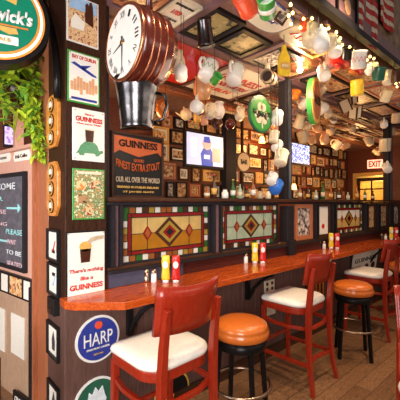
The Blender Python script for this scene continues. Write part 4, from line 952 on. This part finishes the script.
mug('white mug hanging right beside the shamrock sign', 277, 118, 1.86, 0.135, 'white', 210, 45)
mug('small mug with blue print on the slim black post', 277, 146, 1.84, 0.11, 'white', 200, 60, 'mug', '*bright_blue')
mug('cream mug above the small blue print mug on the slim post', 274, 137, 1.88, 0.11, 'cream', 200, 20)
mug('large cream mug low on the slim black post', 281, 158, 1.80, 0.145, 'cream', 200, 35)
mug('bright blue mug near the ledge left of the slim post', 276, 187, 1.95, 0.145, 'bright_blue', 200, 60)
mug('white mug above the bright blue mug', 272, 179, 2.02, 0.12, 'white', 200, 50)
i_ = 0
for (px, py, sz, bd, kd, lab) in ((300, 120, 0.27, 'cream', 'stein', 'tall cream stein just right of the slim black post'), (308, 127, 0.18, 'cream', 'jug', 'cream jug at the lower left of the oval wooden sign'),
        (304, 104, 0.19, 'white', 'mug', 'white mug left of the oval wooden sign top'), (322, 109, 0.22, 'white', 'mug', 'white mug at the right of the oval wooden sign'), (328, 113, 0.18, 'cream', 'mug', 'second white mug at the right of the oval wooden sign'),
        (317, 128, 0.17, 'peach', 'mug', 'peach mug beneath the oval wooden sign'), (330, 130, 0.21, 'beige', 'jug', 'round beige jug under the rafters right of the oval sign'), (333, 120, 0.15, 'white', 'jug', 'slim white jug above the round beige jug'),
        (303, 137, 0.22, 'beige', 'mug', 'beige mug above the small television'), (312, 139, 0.17, 'peach', 'mug', 'peach mug at the right corner above the small television'), (325, 139, 0.22, 'peach', 'jug', 'peach jug glowing beside the warm light'), (337, 145, 0.2, 'cream', 'mug', 'cream mug below the rafters in the middle right'),
        (345, 146, 0.17, 'peach', 'mug', 'small peach mug between the rafters and exit sign'), (296, 95, 0.16, 'orange', 'mug', 'orange mug by the slim post top'), (352, 128, 0.2, 'beige', 'stein', 'beige stein below the paper lanterns'), (369, 141, 0.22, 'cream', 'mug', 'cream mug left of the right black post'),
        (377, 152, 0.2, 'beige', 'jug', 'beige jug just above the exit sign'), (391, 132, 0.19, 'beige', 'mug', 'beige mug behind the right black post')):
    i_ += 1; mug(lab, px, py, 2.55, sz, bd, 20+37*i_, 15+(i_*23) % 50, kd)
# square paper lanterns
for (px, py, s_), lab in (((345, 106, 0.26), 'square beige box lantern, left of the pair in the rafters'), ((355, 112, 0.26), 'square cream box lantern, right of the pair in the rafters'), ((352, 99, 0.2), 'brown box lantern above the beige pair')):
    P = onY(px, py, 1.78); s_ *= 0.66; o = thing('box_lantern', lab, 'lantern', tuple(P), (0.4, 0.3, 0.6+px*0.1), 'box lanterns in the rafters')
    MB().box((0, 0, 0), (s_*0.62, s_*0.62, s_*0.8)).obj('paper_shade', 'beige' if px != 355 else 'cream', o)
    g = MB()
    for sx in (-1, 1):
        for sy in (-1, 1): g.box((sx*s_*.31, sy*s_*.31, 0), (0.015, 0.015, s_*0.84))
    g.obj('frame', 'dark_wood', o)
    inv = (Matrix.Translation(P) @ Euler((0.4, 0.3, 0.6+px*0.1)).to_matrix().to_4x4()).inverted()
    MB().tube([(0, 0, 0.0), inv @ Vector((P.x, P.y, ZC-0.002))], 0.003, 5).obj('hanging_cord', 'wire', o)
# red caps / trays
for (px, py, L_), lab in (((339, 64, 0.26), 'red boat shaped tray behind the dotted mug'), ((354, 71, 0.26), 'red boat shaped tray with orange lining behind the white mug')):
    P = onY(px, py, 1.42); o = thing('boat_tray', lab, 'tray', tuple(P), (0.25, 0.1, 0.1), 'red trays over the counter')
    n = 24; rr = []
    g = MB(); g.lathe([(0, -0.02), (0.05, -0.02), (0.09, 0.0), (0.105, 0.02), (0.098, 0.022), (0.085, 0.004), (0.045, -0.012), (0, -0.012)], 28, sx=1.5, sy=0.8); g.obj('shell', 'red', o)
    g = MB(); g.lathe([(0, -0.022), (0.055, -0.022), (0, -0.026)], 24, sx=1.5, sy=0.8); g.obj('lining', 'orange' if px > 350 else 'red', o)
    inv = (Matrix.Translation(P) @ Euler((0.25, 0.1, 0.1)).to_matrix().to_4x4()).inverted()
    MB().tube([(0, 0, -0.012), inv @ Vector((P.x, P.y, ZC-0.002))], 0.003, 5).obj('hanging_cord', 'wire', o)
# small red figure
P = onY(303.5, 18, 1.22); o = thing('figurine', 'small reddish figurine standing among the string lights', 'figurine', (P.x, P.y, P.z-0.05))
MB().lathe([(0, -0.04), (0.02, -0.04), (0.024, -0.01), (0.018, 0.03), (0.022, 0.05), (0.010, 0.068), (0, 0.07)], 16).obj('body', 'orange_red', o); MB().lathe([(0, 0.066), (0.014, 0.072), (0.018, 0.086), (0.012, 0.102), (0, 0.106)], 16).obj('head', 'peach', o)
MB().tube([(0, 0, 0.1), (0, 0, ZC-(P.z-0.05))], 0.002, 5).obj('hanging_cord', 'wire', o)
# tilted small framed picture hanging
P = onY(283, 15, 1.26); o = picture('hanging_picture', 'small brown framed picture hanging tilted near the top edge', 'picture', tuple(P), (0.5, math.radians(32), -0.5), 0.075, 0.11, 'dark_wood', 'bw', 0.014)
inv = (Matrix.Translation(P) @ Euler((0.5, math.radians(32), -0.5)).to_matrix().to_4x4()).inverted()
MB().tube([(0, 0, 0.04), inv @ Vector((P.x, P.y, ZC-0.002))], 0.002, 5).obj('hanging_cord', 'wire', o)
# yellow bottle ornament at the slim post top
P = onY(284, 60, 1.42)
o = thing('bottle_ornament', 'flat yellow bottle shaped sign at the top of the slim black post', 'sign', tuple(P), (0, 0, -0.5))
prf = [(0, -0.12), (0.04, -0.116), (0.047, -0.08), (0.047, -0.01), (0.038, 0.03), (0.017, 0.07), (0.014, 0.105), (0, 0.112)]
MB().prism([(x, z) for x, z in prf]+[(-x, z) for x, z in reversed(prf[1:-1])], -0.015, 0.015).obj('board', 'yellow', o, bevel=0.005)
MB().box((0, -0.017, -0.05), (0.072, 0.004, 0.055)).obj('bottle_label', 'gold', o); text(o, 'STOUT', 0, -0.05, 0.055, 0.016, 'white', -0.022)
MB().tube([(0, 0, 0.10), (0, 0, ZC-P.z)], 0.003, 5).obj('hanging_cord', 'wire', o)
# cork knob next to it
# shamrock sign
P = onY(259.5, 114.5, 1.9); o = round_sign('round green sign with a cream shamrock left of the slim post', tuple(P), 0.172, 'dark_green', 'green', name='shamrock_sign', t=0.02)
g = MB()
for a in (PI/2, PI/2+2*PI/3, PI/2-2*PI/3):
    cx, cz = 0.062*math.cos(a), 0.062*math.sin(a)
    for s_ in (-1, 1):
        g.disc(0.038, -0.027, -0.022, cx=cx+s_*0.024*math.sin(a), cz=cz-s_*0.024*math.cos(a), n=20)
g.prism([(-0.006, 0), (0.006, 0), (0.02, -0.13), (0.004, -0.13)], -0.027, -0.022); g.obj('shamrock', 'cream', o)
text(o, 'GUINNESS', 0, -0.005, 0.26, 0.045, 'black', -0.031, bold=0.02, arc=-0.02)
MB().tube([(0, 0.01, 0.16), (0, 0.01, ZC-P.z)], 0.003, 5).obj('hanging_cord', 'wire', o)
# tall oval wooden sign
P = onY(314, 101, 1.72); o = thing('oval_sign', 'tall oval wooden sign with green edge hanging right of the slim post', 'sign', tuple(P), (0, 0, math.radians(10)))
MB().disc(0.135, -0.02, 0.03, rz=0.235).obj('backing', 'green', o); MB().disc(0.128, -0.028, -0.018, rz=0.227).obj('rim', 'gold', o); MB().disc(0.10, -0.034, -0.026, rz=0.19).obj('face', 'orange_wood', o)
text(o, 'ALES', 0, 0, 0.17, 0.09, 'black', -0.038)
MB().tube([(0, 0, 0.23), (0, 0, ZC-P.z)], 0.003, 5).obj('hanging_cord', 'wire', o)

# ------------------------------------------------------------------ string lights along the soffit
o = thing('string_lights', 'string of warm fairy lights draped along the soffit edge above the mugs', 'string lights', (1.6, 1.165, ZC))
pts = []; x = 1.78; kk = 0
bl = []
while x < 4.2:
    z = -0.05+0.02*math.sin(x*9)+rnd.uniform(-.012, .012); y = rnd.uniform(-.02, .03); pts.append((x-1.6, y, z))
    bl.append((x-1.6+rnd.uniform(-.01, .01), y-0.005, z-0.012)); bl.append((x-1.57, y+0.03, z-rnd.uniform(0.02, 0.06))); x += 0.085
MB().tube(pts, 0.003, 5).obj('wire', 'wire', o)
MB().tube([pts[0], (pts[0][0], 0, 0)], 0.003, 5).obj('wire', 'wire', o)
for b_ in bl[:76]:
    MB().lathe([(0, -0.011), (0.008, -0.007), (0.0095, 0.0), (0.006, 0.009), (0, 0.012)], 8, T=Matrix.Translation(b_)).obj('bulb', 'bulb', o)

# ------------------------------------------------------------------ flags and frame on the soffit
a = onY(334, 5, SY); o = picture('framed_portrait', 'black framed dark portrait on the soffit left of the flags', 'picture', ((onY(332, 0, SY).x+onY(353, 0, SY).x)/2, SY-0.012, onY(343, 2, SY).z), (0, 0, 0), onY(353, 0, SY).x-onY(332, 0, SY).x, 0.30, 'black', 'brown', 0.02, 0.03)
MB().disc(0.05, -0.016, -0.010, cz=-0.04, cx=0.02, rz=0.06).obj('portrait', 'peach', o); text(o, 'FAILTE', 0, -0.13, 0.2, 0.02, 'cream', -0.016)
p = onY(300, 0, SY); 
def flag(label, px0, px1, pytop, H_, tilt):
    a = onY(px0, pytop, SY); b_ = onY(px1, pytop, SY); W = b_.x-a.x
    o = thing('striped_flag', label, 'flag', (a.x, SY-0.02, a.z), (0, tilt, 0), 'striped flags on the soffit')
    g = MB(); n = 16; ns = 9
    for j in range(ns):
        for i in range(n):
            def P_(i_, j_): u = i_/n; v = j_/ns; return (u*W, -0.012*math.sin(u*9+1), -v*H_+0.01*math.sin(u*7))
            vs = [P_(i, j), P_(i+1, j), P_(i+1, j+1), P_(i, j+1)]; g.add(vs, [(0, 1, 2, 3)], 'flag_red' if j % 2 == 0 else 'flag_cream', smooth=True)
    f_ = g.obj('cloth', None, o); so = f_.modifiers.new('thick', 'SOLIDIFY'); so.thickness = 0.003
    MB().tube([(-0.02, 0, 0.005), (W+0.02, 0, 0.005)], 0.004, 6).obj('header_rope', 'wire', o)
M['flag_red'] = mat('flag red', (0.50, 0.03, 0.03), 0.8); M['flag_cream'] = mat('flag cream', (0.75, 0.62, 0.50), 0.8); M['flag_navy'] = mat('flag navy', (0.03, 0.02, 0.05), 0.8)
flag('red and white striped flag nearest the framed portrait', 355, 376, -14, 0.40, 0.0)
flag('red and white striped flag farther right, partly above the frame', 377, 392, -26, 0.42, 0.0)

# ------------------------------------------------------------------ back wall pictures
def pic_proto(): pass
ordw = ['first', 'second', 'third', 'fourth', 'fifth', 'sixth', 'seventh', 'eighth', 'ninth', 'tenth', 'eleventh', 'twelfth', 'thirteenth', 'fourteenth', 'fifteenth', 'sixteenth', 'seventeenth', 'eighteenth', 'nineteenth', 'twentieth', 'twenty-first', 'twenty-second', 'twenty-third', 'twenty-fourth']
rows = [(1.66, 0.24, 'lowest row'), (1.93, 0.22, 'second row up'), (2.19, 0.24, 'middle row'), (2.43, 0.20, 'fourth row up'), (2.66, 0.20, 'top row')]
fms = [('black', 'black'), ('gold', 'gilt'), ('dark_wood', 'brown'), ('orange_wood', 'orange'), ('black', 'black'), ('dark_wood', 'brown')]
ams = [('sepia', 'sepia'), ('bw', 'grey'), ('colour_art', 'colourful'), ('orange_art', 'orange'), ('sepia', 'sepia'), ('bw', 'grey')]
for z, hh, rn in rows:
    x = 2.45+rnd.uniform(0, .1); q = 0
    while x < 8.2 and q < 24:
        W = rnd.choice((0.14, 0.17, 0.2, 0.26, 0.36)); H = hh*rnd.uniform(0.75, 1.08)
        f_ = rnd.choice(fms); a_ = rnd.choice(ams)
        picture('framed_picture', '%s framed %s picture, %s from left in the %s, back wall' % (f_[1], a_[1], ordw[q], rn), 'picture', (x+W/2, BY, z+rnd.uniform(-.025, .025)), (0, 0, 0), W, H, f_[0], a_[0], rnd.uniform(0.015, 0.035), 0.025, 'framed pictures on the back wall', matte=0.02 if rnd.random() < .3 else 0)
        x += W+rnd.uniform(0.015, 0.06); q += 1
# round plaque, wall lamps
P = onY(243, 162, 3.5); o = round_sign('round bronze plaque with writing on the dark stretch right of the television', (P.x, 3.5, P.z), 0.16, 'brown', 'beige', name='round_plaque', t=0.02)
MB().box((0, 0.02, 0.1), (0.03, 0.04, 2*(ZC-P.z)-0.2)).obj('support', 'dark_wood', o); text(o, 'BAR', 0, 0, 0.16, 0.08, 'black', -0.026)
# dark upright between the television and the plaque
struct(MB().box((onY(229, 0, 3.4).x, 3.4, 2.1), (0.22, 0.10, 1.4)).obj('trim_81', 'black_wood'))
for (px, py, pw_), lab in (((262, 140, 14), 'glowing orange wall lamp behind the shamrock sign'), ((294, 187, 4), 'small orange lamp low beside the slim post'), ((326, 137, 5), 'small warm lamp under the rafters by the peach jug'), ((345, 142, 4), 'small warm lamp among the mugs left of the exit sign'), ((397, 158, 16), 'orange glowing lamp beyond the right black post')):
    P = onY(px, py, 3.62); o = thing('wall_lamp', lab, 'lamp', (P.x, 3.62, P.z), (0, 0, 0), 'warm lamps on the back wall')
    MB().lathe([(0.03, 0.06), (0.055, -0.05), (0.05, -0.05), (0.027, 0.058)], 20).obj('shade', 'lamp_orange', o)
    MB().lathe([(0, -0.03), (0.018, -0.02), (0.02, 0), (0, 0.03)], 14).obj('bulb', 'lamp', o)
    MB().tube([(0, 0, 0.055), (0, 0.1, 0.09), (0, BY-3.62, 0.06)], 0.008, 8).obj('arm', 'brass', o)
    point('wall_lamp_light', (P.x, 3.52, P.z-0.08), pw_*0.7, (1, 0.5, 0.16), 0.06)
# bric-a-brac standing on the partition ledge
ob = [(225, 'small white cup on the ledge below the plaque', 'mug', 'white'), (260, 'clear pale jar on the ledge left of the blue mug', 'jar', 'beige'), (268, 'small glass jar on the ledge beside the blue mug', 'jar', 'cream')]
for px, lab, kd, mt in ob:
    P = onY(px, 196, PY+0.03); o = thing('ledge_jar', lab, 'jar', (P.x, PY+0.03, 1.53), (0, 0, 0), 'jars on the partition ledge')
    MB().lathe([(0, 0), (0.025, 0), (0.03, 0.01), (0.03, 0.05), (0.018, 0.065), (0.02, 0.075), (0, 0.075)], 16).obj('jar', mt, o); MB().lathe([(0, 0.075), (0.018, 0.075), (0.018, 0.085), (0, 0.085)], 14).obj('lid', 'brown', o)

lb = [(207, 'amber'), (214, 'brown'), (233, 'green'), (240, 'clear'), (247, 'brown'), (253, 'amber'), (300, 'amber'), (308, 'brown'), (316, 'clear'), (323, 'green'), (331, 'amber'), (339, 'brown'), (348, 'clear'), (357, 'amber'), (365, 'green'), (373, 'brown')]
lm = {'amber': 'g_orange', 'brown': 'g_brown', 'green': 'g_green', 'clear': 'g_pale'}
ords = ['first', 'second', 'third', 'fourth', 'fifth', 'sixth', 'seventh', 'eighth', 'ninth', 'tenth']
for i, (px, cn) in enumerate(lb):
    P = onY(px, 196, PY+0.04); left = px < 280; idx = i if left else i-6; hb = 0.10+0.03*((i*3) % 4)
    o = thing('glass_bottle', 'small %s glass bottle on the ledge, %s %s the slim post' % (cn, ords[idx], 'from left, before' if left else 'one right of'), 'bottle', (P.x, PY+0.04, 1.53), (0, 0, 0), 'bottles on the partition ledge')
    MB().lathe([(0, 0), (0.020, 0), (0.023, 0.006), (0.023, hb*0.55), (0.009, hb*0.75), (0.009, hb), (0, hb)], 14).obj('body', lm[cn], o)
    MB().lathe([(0.0235, hb*0.18), (0.0238, hb*0.18), (0.0238, hb*0.45), (0.0235, hb*0.45)], 14).obj('bottle_label', ['cream', 'gold', 'white'][i % 3], o)
    MB().lathe([(0, hb), (0.010, hb), (0.010, hb+0.012), (0, hb+0.012)], 10).obj('cap', ['black', 'red', 'gold'][i % 3], o)
# ------------------------------------------------------------------ far right: doorway, exit sign
o = thing('door_frame', 'pale wooden door frame at the far end below the exit sign', 'door frame', (XR-0.02, 3.25, 0), RX)
MB().box((-0.375, 0, 1.07), (0.07, 0.06, 2.14)).obj('jamb', 'gold', o); MB().box((0.375, 0, 1.07), (0.07, 0.06, 2.14)).obj('jamb', 'gold', o); MB().box((0, 0, 2.18), (0.82, 0.06, 0.08)).obj('head', 'gold', o)
struct(MB().box((XR+0.85, 3.25, 1.1), (0.05, 1.6, 2.4)).obj('wall_beyond', mat('yellow ochre wall', (0.75, 0.50, 0.16), 0.6)))
dr = thing('glazed_door', 'dark framed glass door under the exit sign with yellow light behind', 'door', (XR+0.06, 3.25, 0), RX)
g = MB(); g.box((-0.31, 0, 1.05), (0.07, 0.04, 2.1)); g.box((0.31, 0, 1.05), (0.07, 0.04, 2.1)); g.box((0, 0, 2.06), (0.6, 0.04, 0.08)); g.box((0, 0, 1.82), (0.6, 0.03, 0.03)); g.box((0.0, 0, 1.2), (0.03, 0.03, 1.7)); g.box((0, 0, 0.3), (0.6, 0.04, 0.6)); g.obj('stile_frame', 'dark_wood', dr)
M['door_glass'] = glassy('door glass', (0.8, 0.6, 0.3), 0.9); g = MB(); g.box((0, 0.01, 1.3), (0.56, 0.006, 1.4)); g.obj('pane', 'door_glass', dr)
point('kitchen_light', (XR+0.5, 3.25, 1.9), 16, (1.0, 0.7, 0.3), 0.1)
P = onX(375, 164, XR-0.3)
o = thing('exit_sign', 'lit red exit sign hanging above the far doorway', 'sign', tuple(P), (0, 0, -PI/2+0.2))
MB().box((0, 0, 0), (0.32, 0.05, 0.20)).obj('housing', 'exit', o, bevel=0.005); text(o, 'EXIT', 0, 0, 0.26, 0.14, 'exit_red', -0.028, bold=0.03)
MB().tube([(0, 0, 0.1), (0, 0, ZC-P.z)], 0.01, 8).obj('hanging_rod', 'black_metal', o)
